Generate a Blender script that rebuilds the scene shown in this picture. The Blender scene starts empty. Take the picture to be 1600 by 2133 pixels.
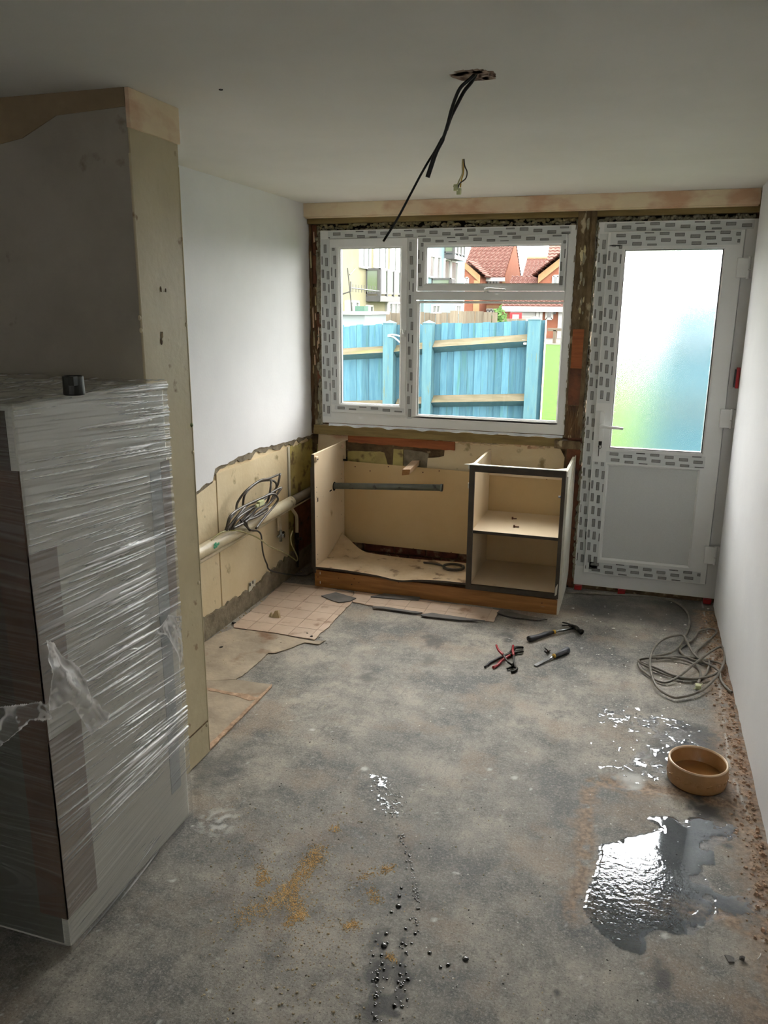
import bpy, math, random
import numpy as np
from mathutils import Vector
sc = bpy.context.scene
col = sc.collection
random.seed(7); rng = np.random.default_rng(5)

# ------------------------------------------------------------------ camera
YAW, PIT, ROL, CZ, FPX = 0.3079, -0.2530, 0.0072, 1.6639, 1652.65
def cam_axes():
    cy, sy = math.cos(YAW), math.sin(YAW)
    f = Vector((-sy*math.cos(PIT), cy*math.cos(PIT), math.sin(PIT)))
    r = Vector((cy, sy, 0)); u = r.cross(f)
    c, s = math.cos(ROL), math.sin(ROL)
    return c*r+s*u, -s*r+c*u, f
AR, AU, AF = cam_axes()
cd = bpy.data.cameras.new('camera'); cam = bpy.data.objects.new('camera', cd); col.objects.link(cam)
cd.sensor_fit = 'HORIZONTAL'; cd.sensor_width = 36; cd.lens = FPX/1600*36
cd.clip_start = 0.02; cd.clip_end = 300
from mathutils import Matrix
m3 = Matrix(((AR.x, AU.x, -AF.x), (AR.y, AU.y, -AF.y), (AR.z, AU.z, -AF.z)))
cam.matrix_world = Matrix.Translation((0, 0, CZ)) @ m3.to_4x4()
sc.camera = cam
# ------------------------------------------------------------------ light
w = bpy.data.worlds.new('overcast_sky'); sc.world = w; w.use_nodes = True
bg = w.node_tree.nodes['Background']; bg.inputs[0].default_value = (1.0, 0.96, 0.93, 1); bg.inputs[1].default_value = 4.0
sd = bpy.data.lights.new('veiled_sun', 'SUN'); sd.energy = 1.5; sd.angle = math.radians(50); sd.color = (1, 0.97, 0.92)
so = bpy.data.objects.new('veiled_sun', sd); col.objects.link(so); so.location = (1, 9, 9)
so.rotation_euler = Vector((0.12, -1, -0.85)).to_track_quat('-Z', 'Y').to_euler()
sc.view_settings.view_transform = 'Standard'; sc.view_settings.look = 'None'
sc.view_settings.exposure = 1.9; sc.view_settings.gamma = 1.0; sc.view_settings.use_curve_mapping = False

# ------------------------------------------------------------------ picking helpers (photo pixel -> point on a real plane)
def ray(px, py): return AR*((px-800)/FPX)+AU*(-(py-1066.5)/FPX)+AF
def onX(px, py, v): d = ray(px, py); return Vector((0, 0, CZ))+d*(v/d.x)
def onY(px, py, v): d = ray(px, py); return Vector((0, 0, CZ))+d*(v/d.y)
def onZ(px, py, v=0.0): d = ray(px, py); return Vector((0, 0, CZ))+d*((v-CZ)/d.z)
def lin(c):
    out = []
    for v in c[:3]:
        v = v/255.0; out.append(v/12.92 if v <= .04045 else ((v+.055)/1.055)**2.4)
    return (*out, 1)
# ------------------------------------------------------------------ materials
MT = {}
def nodes(name):
    m = bpy.data.materials.new(name); m.use_nodes = True; MT[name] = m
    nt = m.node_tree; return m, nt, nt.nodes['Principled BSDF']
def N(nt, t, **k):
    n = nt.nodes.new(t)
    for a, b in k.items(): setattr(n, a, b)
    return n
def coords(nt, stretch):
    tc = N(nt, 'ShaderNodeTexCoord'); mp = N(nt, 'ShaderNodeMapping'); mp.inputs['Scale'].default_value = stretch
    nt.links.new(tc.outputs['Object'], mp.inputs[0]); return mp.outputs[0]
def mat(name, c1, c2=None, scale=8, rough=.6, metal=0, bump=0, bscale=60, stretch=(1, 1, 1), lo=.35, hi=.65, spec=.5, orand=0, c3=None, s3=30, lo3=.6, hi3=.68, detail=6, rvar=0):
    m, nt, b = nodes(name); L = nt.links.new
    b.inputs['Roughness'].default_value = rough; b.inputs['Metallic'].default_value = metal
    b.inputs['Specular IOR Level'].default_value = spec
    b.inputs['Base Color'].default_value = lin(c1)
    co = coords(nt, stretch)
    if c2:
        n = N(nt, 'ShaderNodeTexNoise'); n.inputs['Scale'].default_value = scale; n.inputs['Detail'].default_value = detail; n.inputs['Roughness'].default_value = .62
        L(co, n.inputs['Vector'])
        r = N(nt, 'ShaderNodeMapRange'); r.inputs[1].default_value = lo; r.inputs[2].default_value = hi; L(n.outputs[0], r.inputs[0])
        mx = N(nt, 'ShaderNodeMix', data_type='RGBA'); mx.inputs[6].default_value = lin(c1); mx.inputs[7].default_value = lin(c2)
        L(r.outputs[0], mx.inputs[0]); out = mx.outputs[2]
        if c3:
            n3 = N(nt, 'ShaderNodeTexNoise'); n3.inputs['Scale'].default_value = s3; n3.inputs['Detail'].default_value = 5; L(co, n3.inputs['Vector'])
            r3 = N(nt, 'ShaderNodeMapRange'); r3.inputs[1].default_value = lo3; r3.inputs[2].default_value = hi3; L(n3.outputs[0], r3.inputs[0])
            m3_ = N(nt, 'ShaderNodeMix', data_type='RGBA'); L(r3.outputs[0], m3_.inputs[0]); L(out, m3_.inputs[6]); m3_.inputs[7].default_value = lin(c3); out = m3_.outputs[2]
        if orand:
            oi = N(nt, 'ShaderNodeObjectInfo'); ro = N(nt, 'ShaderNodeMapRange'); L(oi.outputs['Random'], ro.inputs[0]); ro.inputs[3].default_value = 1-orand; ro.inputs[4].default_value = 1+orand
            hv = N(nt, 'ShaderNodeHueSaturation'); L(ro.outputs[0], hv.inputs['Value']); L(out, hv.inputs['Color']); out = hv.outputs[0]
        L(out, b.inputs['Base Color'])
        if rvar:
            rr = N(nt, 'ShaderNodeMapRange'); rr.inputs[3].default_value = rough-rvar; rr.inputs[4].default_value = rough+rvar; L(n.outputs[0], rr.inputs[0]); L(rr.outputs[0], b.inputs['Roughness'])
    if bump:
        n2 = N(nt, 'ShaderNodeTexNoise'); n2.inputs['Scale'].default_value = bscale; n2.inputs['Detail'].default_value = 5; L(co, n2.inputs['Vector'])
        bp = N(nt, 'ShaderNodeBump'); bp.inputs['Strength'].default_value = bump; bp.inputs['Distance'].default_value = .01; L(n2.outputs[0], bp.inputs['Height']); L(bp.outputs[0], b.inputs['Normal'])
    return m
def schlick(nt, f0, nrm=None):
    L = nt.links.new; lw = N(nt, 'ShaderNodeLayerWeight'); lw.inputs[0].default_value = .5
    if nrm: L(nrm, lw.inputs['Normal'])
    p = N(nt, 'ShaderNodeMath', operation='POWER'); L(lw.outputs['Facing'], p.inputs[0]); p.inputs[1].default_value = 5
    r = N(nt, 'ShaderNodeMapRange'); L(p.outputs[0], r.inputs[0]); r.inputs[3].default_value = f0; r.inputs[4].default_value = 1
    return r.outputs[0]
def glass(name, tint=(1, 1, 1), refl=1.0):
    m, nt, b = nodes(name); L = nt.links.new; nt.nodes.remove(b); o = nt.nodes['Material Output']
    t = N(nt, 'ShaderNodeBsdfTransparent'); t.inputs[0].default_value = (*tint, 1)
    g = N(nt, 'ShaderNodeBsdfGlossy'); g.inputs['Roughness'].default_value = .01
    mu = N(nt, 'ShaderNodeMath', operation='MULTIPLY'); mu.inputs[1].default_value = refl; L(schlick(nt, .02), mu.inputs[0])
    mx = N(nt, 'ShaderNodeMixShader'); L(mu.outputs[0], mx.inputs[0]); L(t.outputs[0], mx.inputs[1]); L(g.outputs[0], mx.inputs[2]); L(mx.outputs[0], o.inputs[0])
    return m
# ------------------------------------------------------------------ mesh helpers
class MB:
    def __init__(s): s.v = []; s.f = []; s.mi = []
    def add(s, vs, fs, mi=0):
        o = len(s.v); s.v += [tuple(v) for v in vs]; s.f += [tuple(i+o for i in f) for f in fs]; s.mi += [mi]*len(fs); return s
    def box(s, x0, x1, y0, y1, z0, z1, mi=0):
        return s.add([(x0,y0,z0),(x1,y0,z0),(x1,y1,z0),(x0,y1,z0),(x0,y0,z1),(x1,y0,z1),(x1,y1,z1),(x0,y1,z1)],
                     [(0,3,2,1),(4,5,6,7),(0,1,5,4),(1,2,6,5),(2,3,7,6),(3,0,4,7)], mi)
    def prism(s, pts, d, mi=0):           # polygon of 3-D points extruded by vector d
        n = len(pts); d = Vector(d); P = [Vector(p) for p in pts]
        s.add(P+[p+d for p in P], [tuple(range(n))[::-1], tuple(range(n, 2*n))]+[(i, (i+1) % n, (i+1) % n+n, i+n) for i in range(n)], mi); return s
    def tube(s, pts, r, n=8, mi=0, cap=True, flat=1.0):
        P = [Vector(p) for p in pts]; m = len(P); R_ = r if isinstance(r, (list, tuple)) else [r]*m
        T = []
        for i in range(m):
            t = P[min(i+1, m-1)]-P[max(i-1, 0)]; T.append(t.normalized() if t.length > 1e-9 else Vector((0, 0, 1)))
        up = Vector((0, 0, 1)) if abs(T[0].z) < .9 else Vector((0, 1, 0)); a = T[0].cross(up).normalized(); vs = []
        for i in range(m):
            a = (a-T[i]*a.dot(T[i])).normalized(); b = T[i].cross(a)
            for k in range(n):
                an = 2*math.pi*k/n; vs.append(P[i]+a*math.cos(an)*R_[i]+b*math.sin(an)*R_[i]*flat)
        fs = [(i*n+k, i*n+(k+1) % n, (i+1)*n+(k+1) % n, (i+1)*n+k) for i in range(m-1) for k in range(n)]
        if cap: fs += [tuple(range(n))[::-1], tuple((m-1)*n+k for k in range(n))]
        return s.add(vs, fs, mi)
    def lathe(s, prof, c, n=40, mi=0):
        vs = [(c[0]+r*math.cos(2*math.pi*k/n), c[1]+r*math.sin(2*math.pi*k/n), c[2]+z) for r, z in prof for k in range(n)]
        fs = [(i*n+k, i*n+(k+1) % n, (i+1)*n+(k+1) % n, (i+1)*n+k) for i in range(len(prof)-1) for k in range(n)]
        return s.add(vs, fs, mi)
    def ring(s, x0, x1, z0, z1, wl, wr, wb, wt, y0, y1, ch=0.0, mi=0):   # rectangular frame, ch = chamfer at inner edge of the front
        o = [(x0, z0), (x1, z0), (x1, z1), (x0, z1)]; i_ = [(x0+wl, z0+wb), (x1-wr, z0+wb), (x1-wr, z1-wt), (x0+wl, z1-wt)]
        c = [(x0+wl-ch, z0+wb-ch), (x1-wr+ch, z0+wb-ch), (x1-wr+ch, z1-wt+ch), (x0+wl-ch, z1-wt+ch)]
        V = [(x, y0, z) for x, z in o]+[(x, y0, z) for x, z in c]+[(x, y0+ch, z) for x, z in i_]+[(x, y1, z) for x, z in i_]+[(x, y1, z) for x, z in o]
        F = []
        for k in range(5):
            for q in range(4):
                a, b = k*4, ((k+1) % 5)*4; F.append((a+q, a+(q+1) % 4, b+(q+1) % 4, b+q))
        return s.add(V, F, mi)
    def build(s, name, m, parent=None, smooth=False, bevel=0, **tags):
        me = bpy.data.meshes.new(name); me.from_pydata(s.v, [], s.f); me.update()
        ms = m if isinstance(m, (list, tuple)) else [m]
        for q in ms: me.materials.append(q if not isinstance(q, str) else MT[q])
        if len(ms) > 1: me.polygons.foreach_set('material_index', s.mi)
        if smooth: me.polygons.foreach_set('use_smooth', [True]*len(me.polygons))
        o = bpy.data.objects.new(name, me); col.objects.link(o)
        if parent:
            o.parent = parent; o.matrix_parent_inverse = Matrix.Translation(-parent.location)
        if bevel:
            b = o.modifiers.new('bevel', 'BEVEL'); b.width = bevel; b.segments = 2; b.limit_method = 'ANGLE'
        for k, v_ in tags.items(): o[k] = v_
        return o
def thing(name, loc, label, cat, group=None):
    o = bpy.data.objects.new(name, None); col.objects.link(o); o.location = loc; o.empty_display_size = .05
    o['label'] = label; o['category'] = cat
    if group: o['group'] = group
    return o
def tag(o, label, cat, group=None, kind=None):
    o['label'] = label; o['category'] = cat
    if group: o['group'] = group
    if kind: o['kind'] = kind
    return o
def struct(o): o['kind'] = 'structure'; return o
def crom(P, k=6):
    P = [Vector(p) for p in P]; out = []
    for i in range(len(P)-1):
        a, b, c, d = P[max(i-1, 0)], P[i], P[i+1], P[min(i+2, len(P)-1)]
        for j in range(k):
            t = j/k; out.append(.5*((2*b)+(c-a)*t+(2*a-5*b+4*c-d)*t*t+(3*b-a-3*c+d)*t**3))
    out.append(P[-1]); return out
_G = {}
def vnoise(x, y, seed=0):
    if seed not in _G: _G[seed] = np.random.default_rng(seed+100).random((256, 256))
    g = _G[seed]; xi = np.floor(x).astype(int); yi = np.floor(y).astype(int); fx = x-xi; fy = y-yi
    fx = fx*fx*(3-2*fx); fy = fy*fy*(3-2*fy)
    a = g[xi % 256, yi % 256]; b = g[(xi+1) % 256, yi % 256]; c = g[xi % 256, (yi+1) % 256]; d = g[(xi+1) % 256, (yi+1) % 256]
    return (a*(1-fx)+b*fx)*(1-fy)+(c*(1-fx)+d*fx)*fy
def fbm(x, y, seed=0, o=5):
    s = 0; am = .5; t = 0
    for k in range(o): s = s+am*vnoise(x*2**k+k*17.3, y*2**k+k*9.1, seed+k); t += am; am *= .55
    return s/t
def segdist(x, y, pts, closed=False):
    d = np.full(np.shape(x), 1e9); n = len(pts)
    for i in range(n if closed else n-1):
        ax, ay = pts[i][:2]; bx, by = pts[(i+1) % n][:2]; dx, dy = bx-ax, by-ay; L2 = dx*dx+dy*dy+1e-12
        t = np.clip(((x-ax)*dx+(y-ay)*dy)/L2, 0, 1); d = np.minimum(d, np.hypot(x-ax-t*dx, y-ay-t*dy))
    return d
def inside(x, y, pts):
    r = np.zeros(np.shape(x), bool); n = len(pts)
    for i in range(n):
        ax, ay = pts[i][:2]; bx, by = pts[(i+1) % n][:2]
        if ay == by: continue
        c = ((ay > y) != (by > y)) & (x < (bx-ax)*(y-ay)/(by-ay)+ax); r ^= c
    return r
def sdf(x, y, pts):  # positive inside
    d = segdist(x, y, pts, True); return np.where(inside(x, y, pts), d, -d)
def grid_mesh(X, Y, Z, name, m, parent=None, keep=None, smooth=True, attrs=None):
    ny, nx = X.shape; V = np.stack([X, Y, Z], -1).reshape(-1, 3)
    idx = np.arange(nx*ny).reshape(ny, nx); F = np.stack([idx[:-1, :-1], idx[:-1, 1:], idx[1:, 1:], idx[1:, :-1]], -1).reshape(-1, 4)
    if keep is not None:
        kk = (keep[:-1, :-1] & keep[:-1, 1:] & keep[1:, 1:] & keep[1:, :-1]).reshape(-1); F = F[kk]
        used = np.zeros(len(V), bool); used[F.reshape(-1)] = True; mp = np.cumsum(used)-1; V = V[used]; F = mp[F]
    else: used = np.ones(len(V), bool)
    me = bpy.data.meshes.new(name); me.vertices.add(len(V)); me.vertices.foreach_set('co', V.astype('f').ravel())
    me.loops.add(F.size); me.loops.foreach_set('vertex_index', F.astype('i').ravel())
    me.polygons.add(len(F)); me.polygons.foreach_set('loop_start', np.arange(0, F.size, 4, dtype='i'))
    me.update(calc_edges=True); me.polygons.foreach_set('use_smooth', np.full(len(F), smooth))
    if attrs:
        for k, a in attrs.items():
            at = me.attributes.new(k, 'FLOAT', 'POINT'); at.data.foreach_set('value', a.reshape(-1)[used].astype('f'))
    me.materials.append(MT[m]); o = bpy.data.objects.new(name, me); col.objects.link(o)
    if parent: o.parent = parent; o.matrix_parent_inverse = Matrix.Translation(-parent.location)
    return o

H = 2.2627; XLW = -2.0145; XRW = 0.507; YF = 4.733
# ------------------------------------------------------------------ material library
mat('ceiling_paint', (238, 236, 229), (230, 228, 220), scale=1.2, rough=.75, bump=.05, bscale=90)
mat('white_plaster', (240, 241, 243), (232, 233, 236), scale=1.6, rough=.7, bump=.06, bscale=70)
mat('nib_paint', (176, 168, 152), (160, 152, 136), scale=3, rough=.5, bump=.12, bscale=40, c3=(112, 98, 78), s3=9, lo3=.66, hi3=.76)
mat('cream_paint', (206, 193, 158), (190, 176, 142), scale=3, rough=.45, bump=.15, bscale=35, c3=(150, 124, 92), s3=14, lo3=.66, hi3=.72)
mat('bare_plaster', (238, 222, 186), (232, 206, 174), scale=3, rough=.8, bump=.2, bscale=30, c3=(216, 176, 142), s3=5, lo3=.50, hi3=.66, stretch=(1, 1, 2))
mat('cream_wall', (230, 213, 178), (220, 200, 160), scale=2.5, rough=.7, bump=.2, bscale=40, c3=(160, 140, 96), s3=12, lo3=.62, hi3=.72)
mat('yellow_wall', (196, 182, 112), (168, 150, 92), scale=8, rough=.7, bump=.2, bscale=40, c3=(120, 100, 62), s3=14, lo3=.55, hi3=.65)
mat('cement', (150, 140, 118), (112, 100, 82), scale=14, rough=.9, bump=.5, bscale=60)
mat('mortar_dirt', (120, 98, 70), (84, 66, 46), scale=16, rough=.9, bump=.6, bscale=50, c3=(150, 132, 100), s3=20, lo3=.58, hi3=.66)
mat('gap_shade', (28, 23, 18), (45, 36, 26), scale=20, rough=.9)  # near-black colour standing in for the shade inside gaps and holes
mat('old_brick', (118, 66, 48), (78, 44, 34), scale=18, rough=.9, bump=.5, bscale=60, c3=(150, 128, 104), s3=16, lo3=.55, hi3=.68, orand=.07)
mat('olive_timber', (148, 128, 78), (122, 102, 60), scale=12, rough=.7, bump=.2, stretch=(.3, 1, 3))
mat('orange_timber', (170, 96, 48), (140, 72, 34), scale=10, rough=.6, bump=.2, stretch=(.4, 2, 5))
mat('rotten_timber', (124, 92, 58), (74, 52, 34), scale=10, rough=.85, bump=.7, bscale=40, stretch=(3, 3, .7), c3=(190, 170, 130), s3=14, lo3=.6, hi3=.66)
mat('post_timber', (128, 108, 76), (86, 68, 46), scale=9, rough=.8, bump=.6, bscale=40, stretch=(2, 2, 1), c3=(178, 164, 134), s3=10, lo3=.60, hi3=.66)
mat('red_wood', (128, 76, 48), (82, 48, 32), scale=9, rough=.7, bump=.3, c3=(40, 28, 20), s3=18, lo3=.6, hi3=.7)
mat('upvc', (232, 233, 231), (226, 227, 225), scale=3, rough=.28)
mat('film_tape', (214, 217, 216), (206, 209, 208), scale=5, rough=.4)
mat('tape_print', (138, 138, 135), (150, 150, 147), scale=80, rough=.5)
mat('tape_outline', (74, 74, 74), rough=.5)
mat('panel_grey', (205, 207, 205), (198, 200, 198), scale=300, rough=.5)
mat('rubber_black', (20, 20, 21), (34, 34, 35), scale=30, rough=.5)
mat('foam', (222, 212, 172), (196, 182, 134), scale=20, rough=.9, bump=.8, bscale=50)
mat('foam_grey', (176, 170, 148), (142, 134, 110), scale=20, rough=.9, bump=.8, bscale=50)
mat('dpc_strip', (232, 236, 240), (200, 204, 210), scale=12, rough=.3)
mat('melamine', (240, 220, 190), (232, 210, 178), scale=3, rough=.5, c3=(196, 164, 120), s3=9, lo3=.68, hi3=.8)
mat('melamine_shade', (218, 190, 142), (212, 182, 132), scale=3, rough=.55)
mat('board_core', (190, 150, 92), (160, 118, 66), scale=120, rough=.9)
mat('brown_edge', (66, 56, 44), (54, 46, 36), scale=20, rough=.5)
mat('white_side', (226, 226, 214), (206, 200, 180), scale=5, rough=.6, c3=(190, 164, 120), s3=8, lo3=.66, hi3=.72)
mat('plinth_wood', (176, 122, 66), (138, 90, 44), scale=6, rough=.5, bump=.1, stretch=(.5, 2, 6), c3=(190, 178, 150), s3=7, lo3=.68, hi3=.74)
mat('batten_wood', (240, 212, 184), (226, 192, 156), scale=14, rough=.7, stretch=(4, .5, 4))
mat('batten_end', (176, 128, 78), (150, 104, 58), scale=60, rough=.8)
mat('grey_pipe', (104, 110, 104), (90, 96, 90), scale=20, rough=.3, c3=(52, 52, 50), s3=24, lo3=.62, hi3=.7)
mat('pipe_black', (22, 22, 22), rough=.5)
mat('pipe_cream', (226, 216, 188), (204, 190, 158), scale=9, rough=.4, c3=(148, 128, 96), s3=16, lo3=.64, hi3=.72)
mat('pipe_taupe', (134, 122, 104), (112, 100, 84), scale=10, rough=.5)
mat('green_paint', (60, 156, 118), (90, 176, 140), scale=60, rough=.4)
mat('cable_grey', (98, 90, 82), (72, 66, 60), scale=30, rough=.4)
mat('cable_pale', (176, 172, 160), (158, 152, 140), scale=30, rough=.4)
mat('cable_dark', (72, 66, 60), (52, 48, 44), scale=30, rough=.4)
mat('cable_floor', (138, 131, 120), (112, 106, 96), scale=30, rough=.45)
mat('cable_black', (12, 12, 15), (18, 17, 20), scale=30, rough=.35)
mat('wire_earth', (168, 160, 96), (196, 188, 150), scale=20, rough=.4)
mat('wire_white', (220, 214, 196), rough=.4)
mat('connector', (214, 216, 178), (190, 196, 140), scale=40, rough=.4)
mat('steel', (170, 172, 174), (140, 142, 144), scale=40, rough=.25, metal=1)
mat('dark_steel', (62, 60, 56), (40, 38, 36), scale=40, rough=.4, metal=.8)
mat('grip_black', (34, 34, 38), (44, 44, 48), scale=30, rough=.5)
mat('grip_grey', (84, 86, 92), (72, 74, 80), scale=30, rough=.45)
mat('grip_yellow', (206, 162, 60), rough=.45)
mat('grip_red', (176, 28, 36), (150, 20, 28), scale=30, rough=.35)
mat('packer_red', (190, 40, 36), (130, 30, 26), scale=30, rough=.5)
mat('bowl_glaze', (178, 136, 92), (166, 124, 80), scale=20, rough=.18)
mat('bowl_rim', (226, 196, 160), rough=.2)
mat('vinyl', (210, 188, 168), (194, 170, 148), scale=5, rough=.5, bump=.1, c3=(150, 118, 92), s3=10, lo3=.60, hi3=.72, orand=.07)
mat('vinyl_joint', (196, 170, 148), (174, 148, 126), scale=12, rough=.7)
mat('underlay', (186, 170, 148), (150, 136, 118), scale=6, rough=.75, bump=.2, c3=(124, 92, 66), s3=5, lo3=.60, hi3=.72)
mat('slate_tile', (112, 108, 104), (92, 90, 88), scale=14, rough=.6, bump=.2)
mat('chip_white', (232, 230, 222), rough=.7)
mat('chip_cream', (206, 190, 156), (180, 160, 124), scale=40, rough=.8)
mat('sawdust', (246, 216, 160), (228, 190, 130), scale=60, rough=.9)
mat('rubble', (206, 174, 146), (160, 132, 108), scale=40, rough=.9, bump=.3)
mat('dark_chip', (58, 54, 48), rough=.8)
mat('skirting_dirt', (166, 138, 112), (130, 108, 88), scale=20, rough=.9, bump=.6, bscale=60)
mat('fridge_body', (216, 215, 204), (208, 207, 196), scale=2, rough=.5)
mat('cardboard_hazed', (166, 154, 144), (152, 140, 130), scale=6, rough=.8, stretch=(1, 1, 3))
mat('black_plastic', (26, 27, 24), (36, 38, 32), scale=40, rough=.45)
mat('green_plastic', (92, 110, 48), rough=.5)
mat('hole_plaster', (196, 176, 160), (150, 124, 104), scale=30, rough=.9, bump=.5)
# outdoors
mat('fence_blue', (66, 100, 112), (52, 86, 102), scale=9, rough=.7, bump=.2, stretch=(6, 6, .5), c3=(53, 87, 82), s3=3, lo3=.55, hi3=.75, spec=.08, orand=.22)
mat('fence_teal', (68, 98, 104), (58, 88, 98), scale=7, rough=.7, bump=.2, stretch=(4, 4, .5), c3=(77, 90, 77), s3=12, lo3=.6, hi3=.7, spec=.08)
mat('arris_weathered', (92, 86, 72), (74, 70, 54), scale=6, rough=.8, stretch=(.6, 3, 3), c3=(88, 92, 50), s3=2.5, lo3=.56, hi3=.72, spec=.08)
mat('fence_grey', (99, 92, 81), (83, 75, 65), scale=5, rough=.8, stretch=(5, 5, .3), spec=.08, orand=.22)
mat('grass', (42, 68, 0), (34, 58, 0), scale=6, rough=.9, bump=.5, bscale=30, c3=(56, 78, 6), s3=14, lo3=.5, hi3=.7, spec=.08)
mat('path', (84, 82, 78), (75, 73, 69), scale=4, rough=.9, spec=.08)
mat('render_cream', (116, 112, 92), (108, 104, 86), scale=.5, rough=.9, c3=(98, 96, 74), s3=.9, lo3=.55, hi3=.75, spec=.08)
mat('render_blue', (101, 117, 121), (94, 112, 117), scale=.6, rough=.9, spec=.08)
mat('house_brick', (112, 74, 58), (102, 64, 50), scale=2, rough=.9, spec=.08)
mat('buff_brick', (128, 104, 76), (120, 96, 70), scale=3, rough=.9, spec=.08)
mat('white_trim', (152, 152, 149), rough=.5, spec=.08)
mat('pane_dark', (72, 77, 78), (90, 94, 94), scale=1, rough=.15)
mat('pane_balcony', (93, 104, 89), (82, 97, 66), scale=1.2, rough=.3, c3=(102, 112, 102), s3=1, lo3=.4, hi3=.6)
mat('balcony_metal', (60, 60, 60), rough=.5)
mat('bush_leaf', (46, 72, 38), (70, 96, 48), scale=8, rough=.8, spec=.08)
mat('shed_white', (108, 115, 117), (103, 109, 112), scale=2, rough=.5, spec=.08)
def roof_material():
    m, nt, b = nodes('roof_tiles'); L = nt.links.new; tc = N(nt, 'ShaderNodeTexCoord')
    n = N(nt, 'ShaderNodeTexNoise'); n.inputs['Scale'].default_value = 2.2; n.inputs['Detail'].default_value = 6; L(tc.outputs['Object'], n.inputs['Vector'])
    mx = N(nt, 'ShaderNodeMix', data_type='RGBA'); mx.inputs[6].default_value = lin((80, 52, 48)); mx.inputs[7].default_value = lin((108, 78, 70))
    L(n.outputs[0], mx.inputs[0]); L(mx.outputs[2], b.inputs['Base Color']); b.inputs['Roughness'].default_value = .8; b.inputs['Specular IOR Level'].default_value = .08
roof_material()
glass('clear_glass', (.97, .985, .98))
def frosted():
    m, nt, b = nodes('frosted_glass'); L = nt.links.new
    b.inputs['Base Color'].default_value = (.93, .96, .97, 1); b.inputs['Roughness'].default_value = .27; b.inputs['IOR'].default_value = 1.25
    b.inputs['Transmission Weight'].default_value = 1.0
    tc = N(nt, 'ShaderNodeTexCoord'); n = N(nt, 'ShaderNodeTexNoise'); n.inputs['Scale'].default_value = 330; n.inputs['Detail'].default_value = 2; L(tc.outputs['Object'], n.inputs['Vector'])
    bp = N(nt, 'ShaderNodeBump'); bp.inputs['Strength'].default_value = .5; bp.inputs['Distance'].default_value = .002; L(n.outputs[0], bp.inputs['Height']); L(bp.outputs[0], b.inputs['Normal'])
frosted()
def water_mat():
    m, nt, b = nodes('water'); L = nt.links.new; nt.nodes.remove(b); o = nt.nodes['Material Output']
    t = N(nt, 'ShaderNodeBsdfTransparent'); t.inputs[0].default_value = (.60, .63, .66, 1)
    g = N(nt, 'ShaderNodeBsdfGlossy'); g.inputs['Roughness'].default_value = .04; g.inputs[0].default_value = (.9, .95, 1, 1)
    tc = N(nt, 'ShaderNodeTexCoord'); n = N(nt, 'ShaderNodeTexNoise'); n.inputs['Scale'].default_value = 55; n.inputs['Detail'].default_value = 3
    L(tc.outputs['Object'], n.inputs['Vector']); bp = N(nt, 'ShaderNodeBump'); bp.inputs['Strength'].default_value = .45; bp.inputs['Distance'].default_value = .0022
    at = N(nt, 'ShaderNodeAttribute', attribute_name='ripple'); mu = N(nt, 'ShaderNodeMath', operation='MULTIPLY'); L(n.outputs[0], mu.inputs[0]); L(at.outputs['Fac'], mu.inputs[1])
    L(mu.outputs[0], bp.inputs['Height']); L(bp.outputs[0], g.inputs['Normal'])
    mx = N(nt, 'ShaderNodeMixShader'); L(schlick(nt, .11, bp.outputs[0]), mx.inputs[0]); L(t.outputs[0], mx.inputs[1]); L(g.outputs[0], mx.inputs[2]); L(mx.outputs[0], o.inputs[0])
water_mat()
def film_mat():
    m, nt, b = nodes('stretch_film'); L = nt.links.new; nt.nodes.remove(b); o = nt.nodes['Material Output']
    t = N(nt, 'ShaderNodeBsdfTransparent'); t.inputs[0].default_value = (.97, .97, .97, 1)
    g = N(nt, 'ShaderNodeBsdfGlossy'); g.inputs['Roughness'].default_value = .16
    d = N(nt, 'ShaderNodeBsdfDiffuse'); d.inputs[0].default_value = (.9, .91, .92, 1)
    at = N(nt, 'ShaderNodeAttribute', attribute_name='fold')  # milky film folds together with painted window glints
    mg = N(nt, 'ShaderNodeMixShader'); L(schlick(nt, .05), mg.inputs[0]); L(t.outputs[0], mg.inputs[1]); L(g.outputs[0], mg.inputs[2])
    md = N(nt, 'ShaderNodeMixShader'); L(at.outputs['Fac'], md.inputs[0]); L(mg.outputs[0], md.inputs[1])
    m2 = N(nt, 'ShaderNodeMixShader'); m2.inputs[0].default_value = .6; g2 = N(nt, 'ShaderNodeBsdfGlossy'); g2.inputs['Roughness'].default_value = .42; L(d.outputs[0], m2.inputs[1]); L(g2.outputs[0], m2.inputs[2]); L(m2.outputs[0], md.inputs[2])
    L(md.outputs[0], o.inputs[0])
film_mat()
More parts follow.
